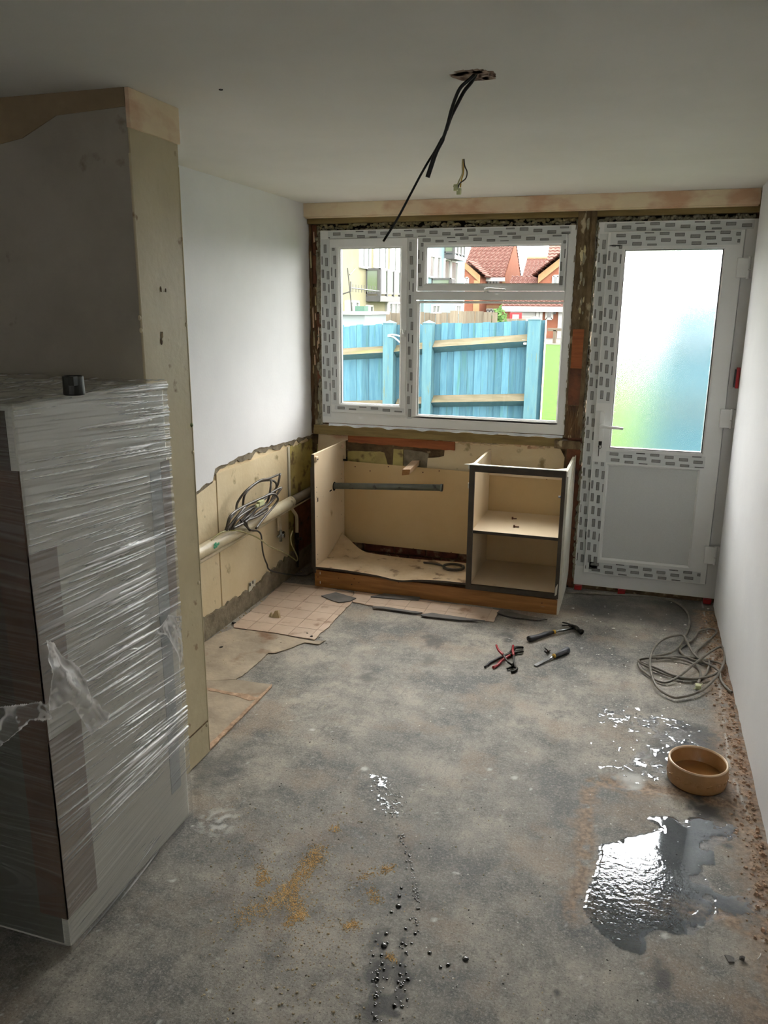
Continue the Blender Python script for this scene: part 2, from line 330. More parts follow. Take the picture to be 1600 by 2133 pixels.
def floor_mat():
    m, nt, b = nodes('screed'); L = nt.links.new
    tc = N(nt, 'ShaderNodeTexCoord')
    def noise(s, d=6, r=.6):
        n = N(nt, 'ShaderNodeTexNoise'); n.inputs['Scale'].default_value = s; n.inputs['Detail'].default_value = d; n.inputs['Roughness'].default_value = r; L(tc.outputs['Object'], n.inputs['Vector']); return n.outputs[0]
    def rng_(v, a, c, lo=0, hi=1):
        r = N(nt, 'ShaderNodeMapRange'); r.inputs[1].default_value = a; r.inputs[2].default_value = c; r.inputs[3].default_value = lo; r.inputs[4].default_value = hi; L(v, r.inputs[0]); return r.outputs[0]
    def mix(f, a, c):
        x = N(nt, 'ShaderNodeMix', data_type='RGBA')
        L(f, x.inputs[0])
        if isinstance(a, tuple): x.inputs[6].default_value = a
        else: L(a, x.inputs[6])
        if isinstance(c, tuple): x.inputs[7].default_value = c
        else: L(c, x.inputs[7])
        return x.outputs[2]
    def attr(n): return N(nt, 'ShaderNodeAttribute', attribute_name=n).outputs['Fac']
    c = mix(rng_(noise(2.2, 9, .72), .40, .60), lin((92, 92, 91)), lin((170, 162, 149)))
    c = mix(rng_(noise(6.5, 9, .78), .50, .66, 0, .8), c, lin((74, 74, 74)))
    c = mix(rng_(noise(38, 8, .8), .52, .68, 0, .55), c, lin((192, 186, 174)))
    c = mix(rng_(noise(24, 8, .8), .54, .68, 0, .6), c, lin((80, 78, 76)))
    c = mix(rng_(noise(3.1, 5), .52, .66, 0, .6), c, lin((156, 134, 112)))
    mp = N(nt, 'ShaderNodeMapping'); mp.inputs['Rotation'].default_value = (0, 0, .5); mp.inputs['Scale'].default_value = (60, 7, 1); L(tc.outputs['Object'], mp.inputs[0])
    ns = N(nt, 'ShaderNodeTexNoise'); ns.inputs['Scale'].default_value = 1; ns.inputs['Detail'].default_value = 7; ns.inputs['Roughness'].default_value = .7; L(mp.outputs[0], ns.inputs['Vector'])
    c = mix(rng_(ns.outputs[0], .56, .70, 0, .5), c, lin((74, 72, 70)))
    c = mix(rng_(noise(130, 6, .8), .50, .66, 0, .55), c, lin((206, 200, 188)))
    c = mix(rng_(noise(160, 3), .58, .68, 0, .7), c, lin((62, 60, 57)))
    c = mix(attr('dark'), c, lin((58, 58, 58)))
    c = mix(attr('dirt'), c, mix(rng_(noise(60), .4, .6), lin((176, 146, 116)), lin((118, 92, 68))))
    c = mix(attr('white'), c, lin((220, 220, 216)))
    L(c, b.inputs['Base Color'])
    rr = N(nt, 'ShaderNodeMapRange'); L(attr('wet'), rr.inputs[0]); rr.inputs[3].default_value = .55; rr.inputs[4].default_value = .12; L(rr.outputs[0], b.inputs['Roughness'])
    bp = N(nt, 'ShaderNodeBump'); bp.inputs['Strength'].default_value = .6; bp.inputs['Distance'].default_value = .004; L(noise(90, 8, .75), bp.inputs['Height']); L(bp.outputs[0], b.inputs['Normal'])
floor_mat()
# ================================================================== SETTING
def F2(px, py): p = onZ(px, py); return (p.x, p.y)
PUD = [F2(1150+x*.28125, 1550+y*.28125) for x, y in [(330,755),(400,735),(500,720),(600,680),(700,655),(790,625),(760,590),(700,550),(740,530),(820,530),(900,540),(960,580),(1000,560),(1080,530),(1240,575),(1380,610),(1390,690),(1300,720),(1220,760),(1200,790),(1220,860),(1210,900),(1130,900),(1120,960),(1180,1020),(1200,1100),(1280,1140),(1440,1130),(1560,1180),(1500,1260),(1300,1290),(1100,1340),(1060,1440),(900,1400),(780,1380),(680,1430),(690,1520),(650,1560),(500,1510),(330,1400),(250,1280),(210,1210),(250,1090),(300,1000),(320,900),(330,830)]]
PUD2 = [F2(*p) for p in [(1255,1475),(1300,1478),(1345,1490),(1400,1500),(1440,1520),(1460,1545),(1400,1560),(1392,1610),(1340,1625),(1300,1600),(1340,1560),(1370,1545),(1330,1520),(1280,1500)]]
DARK2 = [F2(*p) for p in [(1390,1510),(1460,1510),(1500,1530),(1512,1600),(1490,1660),(1400,1650),(1385,1600),(1340,1570)]]
DARK3 = [F2(*p) for p in [(1200,1240),(1470,1250),(1478,1300),(1440,1320),(1360,1300),(1240,1290),(1180,1270)]]
GROOVE = [F2(*p) for p in [(1600,1690),(1500,1672),(1400,1650),(1300,1635),(1230,1628),(1226,1680),(1222,1740),(1218,1800),(1205,1860),(1215,1900)]]
GROOVE2 = [F2(*p) for p in [(1345,1882),(1430,1893),(1500,1905),(1600,1960)]]
def floor_fields(x, y):
    n1 = fbm(x*9, y*9, 1); n2 = fbm(x*28, y*28, 11); n3 = fbm(x*3, y*3, 21)
    dirt = np.clip(1.25-(XRW-x)/(.07+.10*n1), 0, 1)*np.clip((n2-.25)*4, 0, 1)*(y < 4.6)
    dirt = np.maximum(dirt, np.clip(1.4-segdist(x, y, GROOVE)/(.010+.055*n1*n1*2), 0, 1)*np.clip((n2-.3)*5, 0, .85))
    dirt = np.maximum(dirt, np.clip(1.4-segdist(x, y, GROOVE2)/(.012+.05*n1), 0, 1)*np.clip((n2-.3)*5, 0, .9))
    strip = np.clip((x-.40-.02*n1)/.02, 0, 1)*(y < 3.5); dirt = np.maximum(dirt, strip*np.clip((n3-.35)*3, 0, .55))
    s = sdf(x, y, PUD)+(n2-.5)*.03; wet = np.clip(s/.006+.5, 0, 1)
    s2 = sdf(x, y, PUD2); w2 = np.clip((s2/.03+.6)*1.2, 0, 1)*np.clip((n2-.50)*14, 0, 1); wet = np.maximum(wet, w2)
    dark = .72*wet
    dark = np.maximum(dark, .85*np.clip(sdf(x, y, DARK2)/.05+.5, 0, 1)*np.clip(.5+n1, 0, 1))
    dark = np.maximum(dark, .7*np.clip(sdf(x, y, DARK3)/.12+.5, 0, 1)*np.clip(.4+n1, 0, 1))
    for (px, py, r, a) in [(790,1960,.018,.8),(783,2030,.028,.9),(780,2100,.025,.9),(835,2040,.02,.8),(825,2090,.024,.8),(890,1375,.03,.5),(900,1338,.045,.7),(1060,1330,.03,.8),(1055,1324,.035,.6),(765,1412,.03,.6),(460,1590,.07,.5),(450,1605,.06,.5),(1480,1690,.05,.9),(1500,1720,.05,.8),(1370,2010,.02,.6),(1385,2035,.022,.8),(1160,2068,.008,.9)]:
        cx, cy = F2(px, py); d = np.hypot(x-cx, (y-cy)*.6); dark = np.maximum(dark, a*np.clip(1.6-d/r-(n2-.5)*2.5, 0, 1))
    l1 = segdist(x, y, [F2(*p) for p in [(795,1965),(783,2040),(780,2133)]]); dark = np.maximum(dark, .9*np.clip(1.7-l1/.012-(n2-.5)*5, 0, 1))
    l1 = segdist(x, y, [F2(*p) for p in [(840,1960),(835,2040),(825,2120)]]); dark = np.maximum(dark, .9*np.clip(1.7-l1/.010-(n2-.5)*6, 0, 1))
    white = np.clip((fbm(x*60, y*60, 41, 2)-.88)*12, 0, .8)
    for (px, py, r) in [(760,1601,.008),(1072,1620,.007),(905,1916,.006),(1020,1603,.006),(1385,1950,.006),(650,1520,.006),(1315,1625,.03)]:
        cx, cy = F2(px, py); white = np.maximum(white, np.clip(2-np.hypot(x-cx, y-cy)/r-(n2-.5)*1.5, 0, 1)*.8)
    cx, cy = F2(455, 1712); d = np.hypot((x-cx)*1.0, y-cy); cell = vnoise(x*75, y*75, 61); white = np.maximum(white, np.clip(1.6-d/.055, 0, 1)*np.clip((cell-.45)*4, 0, .7))
    crack = segdist(x, y, [F2(*p) for p in [(1462,1250),(1500,1440),(1520,1600),(1560,1700)]]); white = np.maximum(white, np.clip(1.3-crack/.004, 0, .6)*(n1 > .42)*.8)
    z = (n1-.5)*.0015-.006*np.clip(1.5-segdist(x, y, GROOVE)/.02, 0, 1)*n1
    return dict(dirt=dirt, wet=wet, dark=np.clip(dark, 0, 1), white=white), z
gx = np.arange(-1.75, XRW+.02, .0075); gy = np.arange(1.05, 4.80, .0075); GX, GY = np.meshgrid(gx, gy)
fa, fz = floor_fields(GX, GY)
edge = np.minimum(np.minimum(GX-gx[0], gx[-1]-GX), np.minimum(GY-gy[0], gy[-1]-GY)); fz = fz*np.clip(edge/.05, 0, 1)
fl = grid_mesh(GX, GY, fz, 'floor', 'screed', attrs=fa); struct(fl)
x0, x1, y0, y1 = gx[0], gx[-1], gy[0], gy[-1]
fb = MB()
for a in ((-3.4, x0, -3.2, 5.0), (x0, .8, -3.2, y0), (x1, .8, y0, 5.0), (x0, x1, y1, 5.0)): fb.box(a[0], a[1], a[2], a[3], -.12, 0)
fb.box(x0, x1, y0, y1, -.12, -.02)
struct(fb.build('floor_slab', 'screed'))
# ceiling with a broken hole where the old rose was
hx, hy = -.488, 2.302
hole = []
for k in range(24):
    a = 2*math.pi*k/24; r = .052+.012*random.random(); hole.append((hx+r*1.05*math.cos(a), hy+r*.95*math.sin(a)))
cb = MB(); X0, X1, Y0, Y1 = -3.4, .8, -3.2, 5.0
sq = []
for k in range(24):
    a = 2*math.pi*k/24; c, s = math.cos(a), math.sin(a); q = .2/max(abs(c), abs(s)); sq.append((hx+q*c, hy+q*s))
for k in range(24):
    k2 = (k+1) % 24
    cb.add([(hole[k][0], hole[k][1], H), (hole[k2][0], hole[k2][1], H), (sq[k2][0], sq[k2][1], H), (sq[k][0], sq[k][1], H)], [(0, 1, 2, 3)])
    cb.add([(hole[k][0], hole[k][1], H), (hole[k2][0], hole[k2][1], H), (hole[k2][0], hole[k2][1], H+.02), (hole[k][0], hole[k][1], H+.02)], [(0, 1, 2, 3)], 1)
for a in ((X0, hx-.2, Y0, Y1), (hx+.2, X1, Y0, Y1), (hx-.2, hx+.2, Y0, hy-.2), (hx-.2, hx+.2, hy+.2, Y1)): cb.box(*a, H, H+.1)
cb.box(hx-.2, hx+.2, hy-.2, hy+.2, H+.007, H+.1, 1)
ceil = struct(cb.build('ceiling', ['ceiling_paint', 'hole_plaster']))
rp = MB()
for k in range(14):
    a = random.random()*6.28; r = .03+.03*random.random(); x = hx+r*math.cos(a); y = hy+r*math.sin(a); s_ = .010+.012*random.random()
    rp.prism([(x-s_, y-s_*.4, H-.001), (x+s_*.6, y-s_, H-.001), (x+s_, y+s_*.7, H-.001), (x-s_*.4, y+s_, H-.001)], (0, 0, .012))
rp.build('broken_plaster', 'hole_plaster', ceil)
sh = MB(); c0 = onZ(460, 186, H); sh.lathe([(.006, 0), (.006, .003), (0, .003)], (c0.x, c0.y, H-.002), 10); sh.build('screw_hole', 'pipe_black', ceil)

# side and rear walls
def rag(pts, amp, step=.03, ax=2):
    out = []
    for i in range(len(pts)-1):
        a, b = Vector(pts[i]), Vector(pts[i+1]); n = max(1, int((b-a).length/step))
        for k in range(n):
            p = a.lerp(b, k/n)
            if k or i: p[ax] += random.uniform(-amp, amp); 
            out.append(p)
    out.append(Vector(pts[-1])); return out
wl = MB(); wl.box(-2.25, -2.028, 2.38, 5.0, 0, H); WL = struct(wl.build('wall_left', 'cream_wall'))
low = rag([(-2.03, 2.38, .79), (-2.03, 3.20, .775), (-2.03, 3.31, .785), (-2.03, 3.475, .811), (-2.03, 3.504, .867), (-2.03, 4.0, .885), (-2.03, 4.416, .868), (-2.03, 4.80, .850)], .007)
pl = MB(); pl.prism(low+[(-2.03, 4.80, H), (-2.03, 2.38, H)], (.0155, 0, 0)); pl.build('plaster', 'white_plaster', WL)
# broken plaster edge, boards, cement strip on the lower part
eb = MB(); rim = [Vector((-2.028, p.y, p.z+.004)) for p in low]; low2 = [Vector((-2.028, p.y, p.z-random.uniform(.012, .04))) for p in low[::-1]]
for i in range(len(low)-1):
    a, b = rim[i], rim[i+1]; c, d = low2[len(low)-2-i], low2[len(low)-1-i]
    eb.prism([a, b, c, d], (.007, 0, 0))
eb.build('broken_edge', 'cement', WL)
bd = MB(); bd.prism([(-2.028, 3.52, .10), (-2.028, 4.38, .12), (-2.028, 4.38, .825), (-2.028, 3.52, .835)], (.010, 0, 0)); bd.build('board', 'cream_wall', WL, bevel=.001)
bd = MB(); bd.prism([(-2.028, 2.40, .10), (-2.028, 3.512, .10), (-2.028, 3.512, .80), (-2.028, 3.3, .76), (-2.028, 2.40, .75)], (.008, 0, 0)); bd.build('board', 'cream_wall', WL, bevel=.001)
bd = MB(); bd.prism(rag([(-2.028, 4.40, .12), (-2.028, 4.79, .14)], .01)+rag([(-2.028, 4.79, .82), (-2.028, 4.40, .82)], .012), (.006, 0, 0)); bd.build('old_plaster', 'yellow_wall', WL)
tr = MB(); tr.box(-2.02, -2.012, 4.385, 4.41, .50, .83); tr.build('trunking', 'wire_white', WL)
cm = MB(); top = rag([(-2.028, 2.40, .10), (-2.028, 3.3, .125), (-2.028, 3.75, .10), (-2.028, 4.3, .14), (-2.028, 4.79, .15)], .018)
cm.prism([(-2.028, 2.40, -.01)]+top+[(-2.028, 4.79, -.01)], (.022, 0, 0)); cm.build('cement_strip', 'cement', WL)
sk = MB(); p = onX(475/1, 1195, -2.016)
pt = [onX(*q, -2.016) for q in [(518,1215),(532,1206),(530,1238),(517,1248)]]
sk.prism(pt, (.003, 0, 0)); sk.build('socket_patch', 'white_side', WL)
for q in ((521,1218),(527,1213)):
    c = onX(*q, -2.012); h_ = MB(); h_.box(c.x-.002, c.x+.001, c.y-.005, c.y+.005, c.z-.008, c.z+.008); h_.build('screw_hole', 'gap_shade', WL)
# nib wall
nb = MB(); nb.box(-3.4, -1.463, 2.138, 2.396, 0, H); NIB = struct(nb.build('wall_nib', 'nib_paint'))
ne = MB(); ne.box(-1.463, -1.458, 2.141, 2.396, .004, H-.09); ne.build('cream_face', 'cream_paint', NIB)
ne = MB(); ne.box(-1.463, -1.449, 2.136, 2.400, H-.105, H); ne.build('patched_band', 'bare_plaster', NIB, bevel=.002)
ne = MB(); ne.prism([(x, 2.138, z) for x, z in [(-3.3, H-.10), (-2.6, H-.115), (-2.2, H-.12), (-2.0, H-.14), (-1.83, H-.115), (-1.70, H-.06), (-1.58, H-.055), (-1.463, H-.05), (-1.463, H), (-3.3, H)]], (0, -.003, 0)); ne.build('patched_band', mat('patch_tan', (158, 138, 108), (136, 118, 92), scale=6, rough=.8), NIB)
bead = MB(); bead.tube([(-1.4605, 2.1405, z) for z in np.arange(.01, H-.1, .08)], .0045, 8); bead.tube([(-1.4605, 2.394, z) for z in np.arange(.01, H-.1, .08)], .0045, 8); bead.build('corner_bead', 'cream_paint', NIB, smooth=True)
for q in ((291,662),(294,688),(388,676),(402,942),(414,1214),(431,1510),(366,320),(405,884)):
    p = onX(q[0], q[1], -1.457); p.y = min(p.y, 2.39); s_ = MB(); s_.lathe([(.0, .004), (.006, .003), (.008, 0)], (0, 0, 0), 10)
    s_.v = [(p.x-.001+z, p.y+x, p.z+y) for x, y, z in s_.v]; s_.build('screw_head', 'green_plastic' if q[1] == 884 else 'cream_paint', NIB, smooth=True)
sc_ = MB()
for q, r in (((335,603),.007),((337,698),.012),((336,712),.009),((345,604),.005)):
    p = onX(*q, -1.4575); sc_.prism([(p.x, p.y+r*.6*math.cos(a)*random.uniform(.6,1.2), p.z+r*1.3*math.sin(a)*random.uniform(.6,1.2)) for a in np.linspace(0, 5.6, 8)], (.0015, 0, 0))
sc_.build('scar', 'mortar_dirt', NIB)
jb = MB(); jb.box(-1.4585, -1.455, 2.145, 2.39, .135, .139); jb.build('joint_line', 'mortar_dirt', NIB)
# right wall
wr = MB(); wr.box(.545, .80, -3.2, 4.80, 0, H); WR = struct(wr.build('wall_right', 'mortar_dirt'))
pr = MB(); edge_ = rag([(XRW, -3.2, .030), (XRW, 2.2, .030), (XRW, 4.635, .022)], .006, .05)
pr.prism(edge_+[(XRW, 4.635, H), (XRW, -3.2, H)], (.039, 0, 0)); pr.build('plaster', 'white_plaster', WR)
pe = MB(); pe.prism(rag([(.518, -3.2, .05), (.518, 4.63, .05)], .0)+[(.518, 4.63, .0), (.518, -3.2, .0)], (.03, 0, 0)); pe.build('bare_base', 'rubble', WR)
gp = MB(); gp.box(.525, .547, 4.64, 4.80, 0, 2.19); gp.build('rotten_edge', 'rotten_timber', WR)
ws = MB(); ws.box(-3.6, -3.4, -3.2, 2.3, 0, H); struct(ws.build('wall_side', 'white_plaster'))
wb = MB(); wb.box(-3.6, -1.8, -3.2, -3.0, 0, H); wb.box(.6, .8, -3.2, -3.0, 0, H); wb.box(-1.8, .6, -3.2, -3.0, 0, 1.3); wb.box(-1.8, .6, -3.2, -3.0, 2.0, H); wb.box(-1.8, -1.2, -3.2, -3.0, 1.3, 2.0); wb.box(-.5, .6, -3.2, -3.0, 1.3, 2.0)
struct(wb.build('wall_rear', 'white_plaster'))
rw = MB(); rw.ring(-1.2, -.5, 1.3, 2.0, .07, .07, .07, .07, -3.12, -3.05); RW = struct(rw.build('fill_window', 'upvc'))  # unseen window added behind the camera to let in weak fill light
g_ = MB(); g_.box(-1.13, -.57, -3.09, -3.085, 1.37, 1.93); g_.build('pane', 'clear_glass', RW)

# window wall ---------------------------------------------------------
WBK = MB(); WBK.box(-2.25, -1.935, 4.79, 5.0, 0, H); WBK.box(-1.935, -.34, 4.795, 5.0, 0, .935); WBK.box(-1.935, .8, 4.79, 5.0, 2.125, H); WBK.box(-.395, -.29, 4.79, 5.0, 0, 2.125); WBK.box(.52, .8, 4.79, 5.0, 0, 2.125); WBK.box(-.295, .53, 4.80, 5.0, -.1, .035)
WB = struct(WBK.build('wall_window', 'mortar_dirt'))
# lintel face
lt = MB(); lt.box(-2.02, XRW+.004, 4.69, 4.80, 2.186, H); LT = struct(lt.build('trim_1', 'bare_plaster', bevel=.003))
lt = MB(); lt.box(-2.01, .505, 4.705, 4.715, 2.178, 2.188); lt.build('bottom_bead', 'bare_plaster', LT)
ot = MB(); ot.box(-2.01, .52, 4.735, 4.79, 2.150, 2.186); ot.build('head_timber', 'olive_timber', WB)
def blob_strip(mb, x0, x1, z0, z1, y, step=.016, dep=.02, dens=1.0, vert=False):
    t = x0 if not vert else z0
    while t < (x1 if not vert else z1):
        if random.random() < dens:
            w_ = random.uniform(.5, 1.3)*step; cz = random.uniform(z0, z1) if not vert else t; cx = t if not vert else random.uniform(x0, x1)
            r = random.uniform(.35, .6)*((z1-z0) if not vert else (x1-x0)); n = 6; vs = []; 
            for k in range(n):
                a = 2*math.pi*k/n; q = random.uniform(.7, 1.25)
                vs.append((cx+(w_ if not vert else r)*q*math.cos(a), y, cz+(r if not vert else w_)*q*math.sin(a)))
            front = [(v[0]*.5+cx*.5, y-dep*random.uniform(.4, 1), v[2]*.5+cz*.5) for v in vs]
            mb.add(vs+front, [tuple(range(n, 2*n))]+[(k, (k+1) % n, n+(k+1) % n, n+k) for k in range(n)])
        t += step*.6
fo = MB(); blob_strip(fo, -1.96, -.40, 2.128, 2.150, 4.782, dens=.8); fo.build('foam', 'foam', WB, kind='stuff')
fo = MB(); blob_strip(fo, -1.95, -.42, 2.108, 2.125, 4.755, dens=.75, dep=.015); blob_strip(fo, -.29, .50, 2.118, 2.146, 4.765, dens=1, dep=.02); blob_strip(fo, -1.955, -1.92, .93, 2.11, 4.765, step=.03, dens=1, vert=True); blob_strip(fo, -.296, -.280, .05, 2.11, 4.745, step=.025, dens=.9, vert=True); blob_strip(fo, -.405, -.395, 1.0, 2.12, 4.745, step=.03, dens=.5, vert=True)
fo.build('foam', 'foam_grey', WB, kind='stuff')
dk = MB(); dk.box(-1.94, -.39, 4.783, 4.792, 2.104, 2.152); dk.box(-.29, .51, 4.783, 4.792, 2.104, 2.152); dk.build('gap', 'gap_shade', WB)  # solid dark backing painted as the shade between frame heads and lintel
# rotted jamb on the left of the window
for (xa, xb, za, zb, m_) in [(-2.012, -1.992, .86, 2.15, 'rotten_timber'), (-1.992, -1.968, .88, 1.35, 'post_timber'), (-1.990, -1.966, 1.36, 1.78, 'rotten_timber'), (-1.990, -1.966, 1.80, 2.145, 'red_wood'), (-1.966, -1.930, .93, 1.16, 'foam_grey'), (-1.968, -1.935, 1.17, 1.27, 'red_wood'), (-1.966, -1.932, 1.29, 1.48, 'post_timber'), (-1.968, -1.936, 1.49, 1.62, 'red_wood'), (-1.966, -1.930, 1.63, 2.0, 'foam_grey')]:
    j = MB(); L_ = rag([(xa, 4.762, za), (xa, 4.762, zb)], .004, .05, 0); R2 = rag([(xb, 4.762, zb), (xb, 4.762, za)], .005, .05, 0); j.prism(L_+R2, (0, .03, 0)); j.build('jamb_timber', m_, WB)
for k in range(16):
    z = random.uniform(.9, 2.1); x = random.uniform(-2.008, -1.955); l = random.uniform(.03, .13); s_ = MB()
    s_.prism([(x, 4.752, z), (x+.008, 4.75, z+.003), (x+.006, 4.745, z+l), (x+.001, 4.748, z+l*.9)], (0, .008, 0)); s_.build('splinter', random.choice(['foam', 'rotten_timber', 'batten_wood']), WB)
# timber post between window and door
ps = MB(); ps.prism(rag([(-.398, 4.725, .93), (-.396, 4.725, 2.178)], .002, .06, 0)+rag([(-.296, 4.725, 2.178), (-.298, 4.725, .93)], .002, .06, 0), (0, .07, 0)); PS = struct(ps.build('trim_2', 'post_timber'))
pp = MB(); pp.box(-.392, -.352, 4.718, 4.726, 1.55, 2.17); pp.build('batten', 'post_timber', PS)
pp = MB(); pp.box(-.322, -.300, 4.715, 4.726, 1.0, 2.17); pp.build('batten', 'post_timber', PS)
pp = MB(); pp.box(-.385, -.305, 4.716, 4.726, 1.33, 1.55); pp.build('red_block', 'orange_timber', PS, bevel=.002)
pp = MB(); pp.box(-.388, -.312, 4.719, 4.726, 1.12, 1.328); pp.build('red_block', 'red_wood', PS)
pp = MB(); pp.box(-.390, -.308, 4.719, 4.726, .93, 1.115); pp.build('stained_block', 'rotten_timber', PS)
for k in range(16):
    z = random.uniform(1.56, 2.13); x = random.uniform(-.380, -.325); l = random.uniform(.008, .035); s_ = MB()
    s_.prism([(x+l*.28*math.cos(a)*random.uniform(.6, 1.3), 4.717, z+l*math.sin(a)*random.uniform(.6, 1.3)) for a in np.linspace(0, 5.4, 7)], (0, .004, 0)); s_.build('plaster_flake', random.choice(['foam_grey', 'cream_wall', 'foam']), PS)
pb = MB(); pb.prism(rag([(-.37, 4.745, .0), (-.375, 4.745, .93)], .004, .06, 0)+rag([(-.288, 4.745, .93), (-.288, 4.745, .0)], .002, .06, 0), (0, .05, 0)); pb.build('lower_post', 'red_wood', PS)
pb = MB(); pb.box(-.45, -.30, 4.72, 4.79, .862, .91); pb.build('timber_end', 'post_timber', PS, bevel=.003)
# timber plate and membrane strip under the window
tp = MB(); tp.prism([(-1.99, 4.742, .862), (-1.99, 4.742, .922), (-.41, 4.742, .922), (-.41, 4.742, .868)], (0, .05, 0)); tp.build('sill_timber', 'olive_timber', WB, bevel=.002)
ms = MB(); n = 90
for i in range(n):
    xa, xb = -1.88+i*1.475/n, -1.88+(i+1)*1.475/n
    def zz(x): t = (x+1.88)/1.475; return (.925+.004*math.sin(x*31)+.003*math.sin(x*57+1), .938)
    def yy(x): return 4.722+.006*math.sin(x*23)
    a, b = zz(xa), zz(xb); ms.prism([(xa, yy(xa), a[0]), (xb, yy(xb), b[0]), (xb, yy(xb)+.004, b[1]), (xa, yy(xa)+.004, a[1])], (0, .006, 0))
ms.build('membrane_strip', 'dpc_strip', WB)
# patches of the wall under the window
def patch(name, m_, pts, y, d=.01, amp=.004):
    P = rag([(x, y, z) for x, z in pts]+[(pts[0][0], y, pts[0][1])], amp, .03)[:-1]; q = MB(); q.prism(P, (0, d, 0)); return q.build(name, m_, WB)
def wx(px, py, y=4.787): p = onY(px, py, y); return (p.x, p.z)
patch('wall_patch', 'bare_plaster', [wx(*p) for p in [(664,895),(735,899),(742,915),(720,918),(700,925),(662,945)]], 4.785)
patch('wall_patch', 'yellow_wall', [wx(*p) for p in [(660,925),(720,930),(725,1180),(660,1170)]], 4.789)
patch('wall_patch', 'cream_wall', [(-1.12, .875), (-.97, .865), (-.80, .850), (-.62, .862), (-.43, .868), (-.39, .80), (-.40, .60), (-.95, .60), (-1.24, .66), (-1.235, .74), (-1.13, .76)], 4.785)
patch('wall_patch', 'yellow_wall', [wx(*p) for p in [(724,940),(800,942),(808,970),(724,966)]], 4.787)
patch('wall_patch', 'yellow_wall', [wx(*p) for p in [(820,935),(840,937),(839,972),(818,970)]], 4.787)
patch('wall_patch', 'cement', [wx(*p) for p in [(841,937),(880,942),(893,945),(888,985),(841,982)]], 4.790)
patch('wall_patch', 'foam', [wx(*p) for p in [(775,904),(810,908),(812,922),(778,920)]], 4.783)
patch('wall_patch', 'cement', [wx(*p) for p in [(843,912),(880,914),(915,920),(910,928),(850,926)]], 4.786)
patch('broken_edge', 'foam', [(-1.62, .858), (-1.5, .866), (-1.42, .862), (-1.40, .835), (-1.55, .838), (-1.62, .845)], 4.781, .02, .006)
eg = MB(); blob_strip(eg, -1.95, -.42, .846, .868, 4.786, step=.03, dep=.014, dens=.7); eg.build('broken_edge', 'bare_plaster', WB, kind='stuff')
dg = MB(); dg.box(-1.70, -1.10, 4.788, 4.80, .85, .872); dg.build('gap', 'gap_shade', WB)
bt = MB(); bt.prism(rag([(-1.765, 4.770, .815), (-1.06, 4.770, .803)], .003)+rag([(-1.06, 4.770, .857), (-1.765, 4.770, .868)], .002), (0, .022, 0)); bt.build('fixing_batten', 'orange_timber', WB)
# bricks showing under the cupboard back panel
for r in range(2):
    x = -1.99-.1*r
    while x < -.36:
        q = MB(); q.box(max(x, -2.0), min(x+.205, -.33), 4.778-random.uniform(0, .004), 4.80, .02+r*.075, .02+r*.075+.064); q.build('brick', 'old_brick', WB, bevel=.003); x += .216

# ------------------------------------------------------------------ window_1
def tape(parent, xa, xb, za, zb, y, horiz, rows, pitch=.082, dl=.048, dw=.018, phase=0.0):
    f = MB(); f.box(xa, xb, y-.0006, y, za, zb); f.build('film_tape', 'film_tape', parent)
    pr_ = MB(); L0, L1, W0, W1 = (xa, xb, za, zb) if horiz else (za, zb, xa, xb)
    n = int((L1-L0)/.074)+3
    for i_ in range(-2, n):
        for j_ in range(-n//3-2, 6):
            t = L0+i_*.0775+j_*.009+phase*.05; c = W1+.02-(i_*.009+j_*.035)
            a_, e, lo_, h2 = max(t, L0+.003), min(t+dl, L1-.003), max(c-.0085, W0+.001), min(c+.0085, W1-.001)
            if e-a_ < .008 or h2-lo_ < .003: continue
            for (o, mi, yo) in ((0, 1, .0010), (.0022, 0, .0014)):
                if h2-lo_ < 2.5*o: continue
                if horiz: pr_.box(a_+o, e-o, y-yo, y-.0006, lo_+o, h2-o, mi)
                else: pr_.box(lo_+o, h2-o, y-yo, y-.0006, a_+o, e-o, mi)
    pr_.build('tape_print', ['tape_print', 'tape_outline'], parent)
fr = MB(); xl, xr, zb, zt = -1.925, -.399, .941, 2.109
fr.ring(xl, xr, zb, zt, .066, .048, .075, .052, YF, YF+.065, ch=.006)
fr.box(-1.372, -1.312, YF, YF+.065, zb+.07, zt-.05); fr.box(-1.315, xr-.045, YF, YF+.065, 1.688+.018, 1.757-.002)
fr.box(-1.315, xr-.045, YF+.0, YF+.065, 1.0, 1.016)
W1 = struct(fr.build('window_1', 'upvc'))
W1['label'] = 'white uPVC window frame above the cupboard carcass'
bd = MB(); bd.ring(-1.315, -.437, 1.008, 1.700, .020, .014, .012, .013, YF-.004, YF+.03, ch=.008); bd.build('glazing_bead', 'upvc', W1)
s1 = MB(); s1.ring(-1.860, -1.368, 1.013, 2.058, .063, .044, .059, .055, YF-.012, YF+.04, ch=.010); S1 = s1.build('sash', 'upvc', W1, bevel=.002)
s2 = MB(); s2.ring(-1.305, -.448, 1.757, 2.062, .052, .036, .042, .058, YF-.012, YF+.04, ch=.010); S2 = s2.build('sash', 'upvc', W1, bevel=.002)
gsk = MB(); gsk.ring(-1.799, -1.411, 1.070, 2.005, .004, .002, .003, .003, YF-.001, YF+.02); gsk.ring(-1.255, -.482, 1.797, 2.006, .004, .002, .003, .003, YF-.001, YF+.02); gsk.ring(-1.297, -.449, 1.018, 1.690, .004, .002, .003, .002, YF+.004, YF+.02); gsk.build('gasket', 'rubber_black', W1)
for a in ((-1.80, -1.41, 1.068, 2.006), (-1.256, -.482, 1.797, 2.006), (-1.297, -.449, 1.016, 1.690)):
    g = MB(); g.box(a[0], a[1], YF+.018, YF+.022, a[2], a[3]); g.build('pane', 'clear_glass', W1)
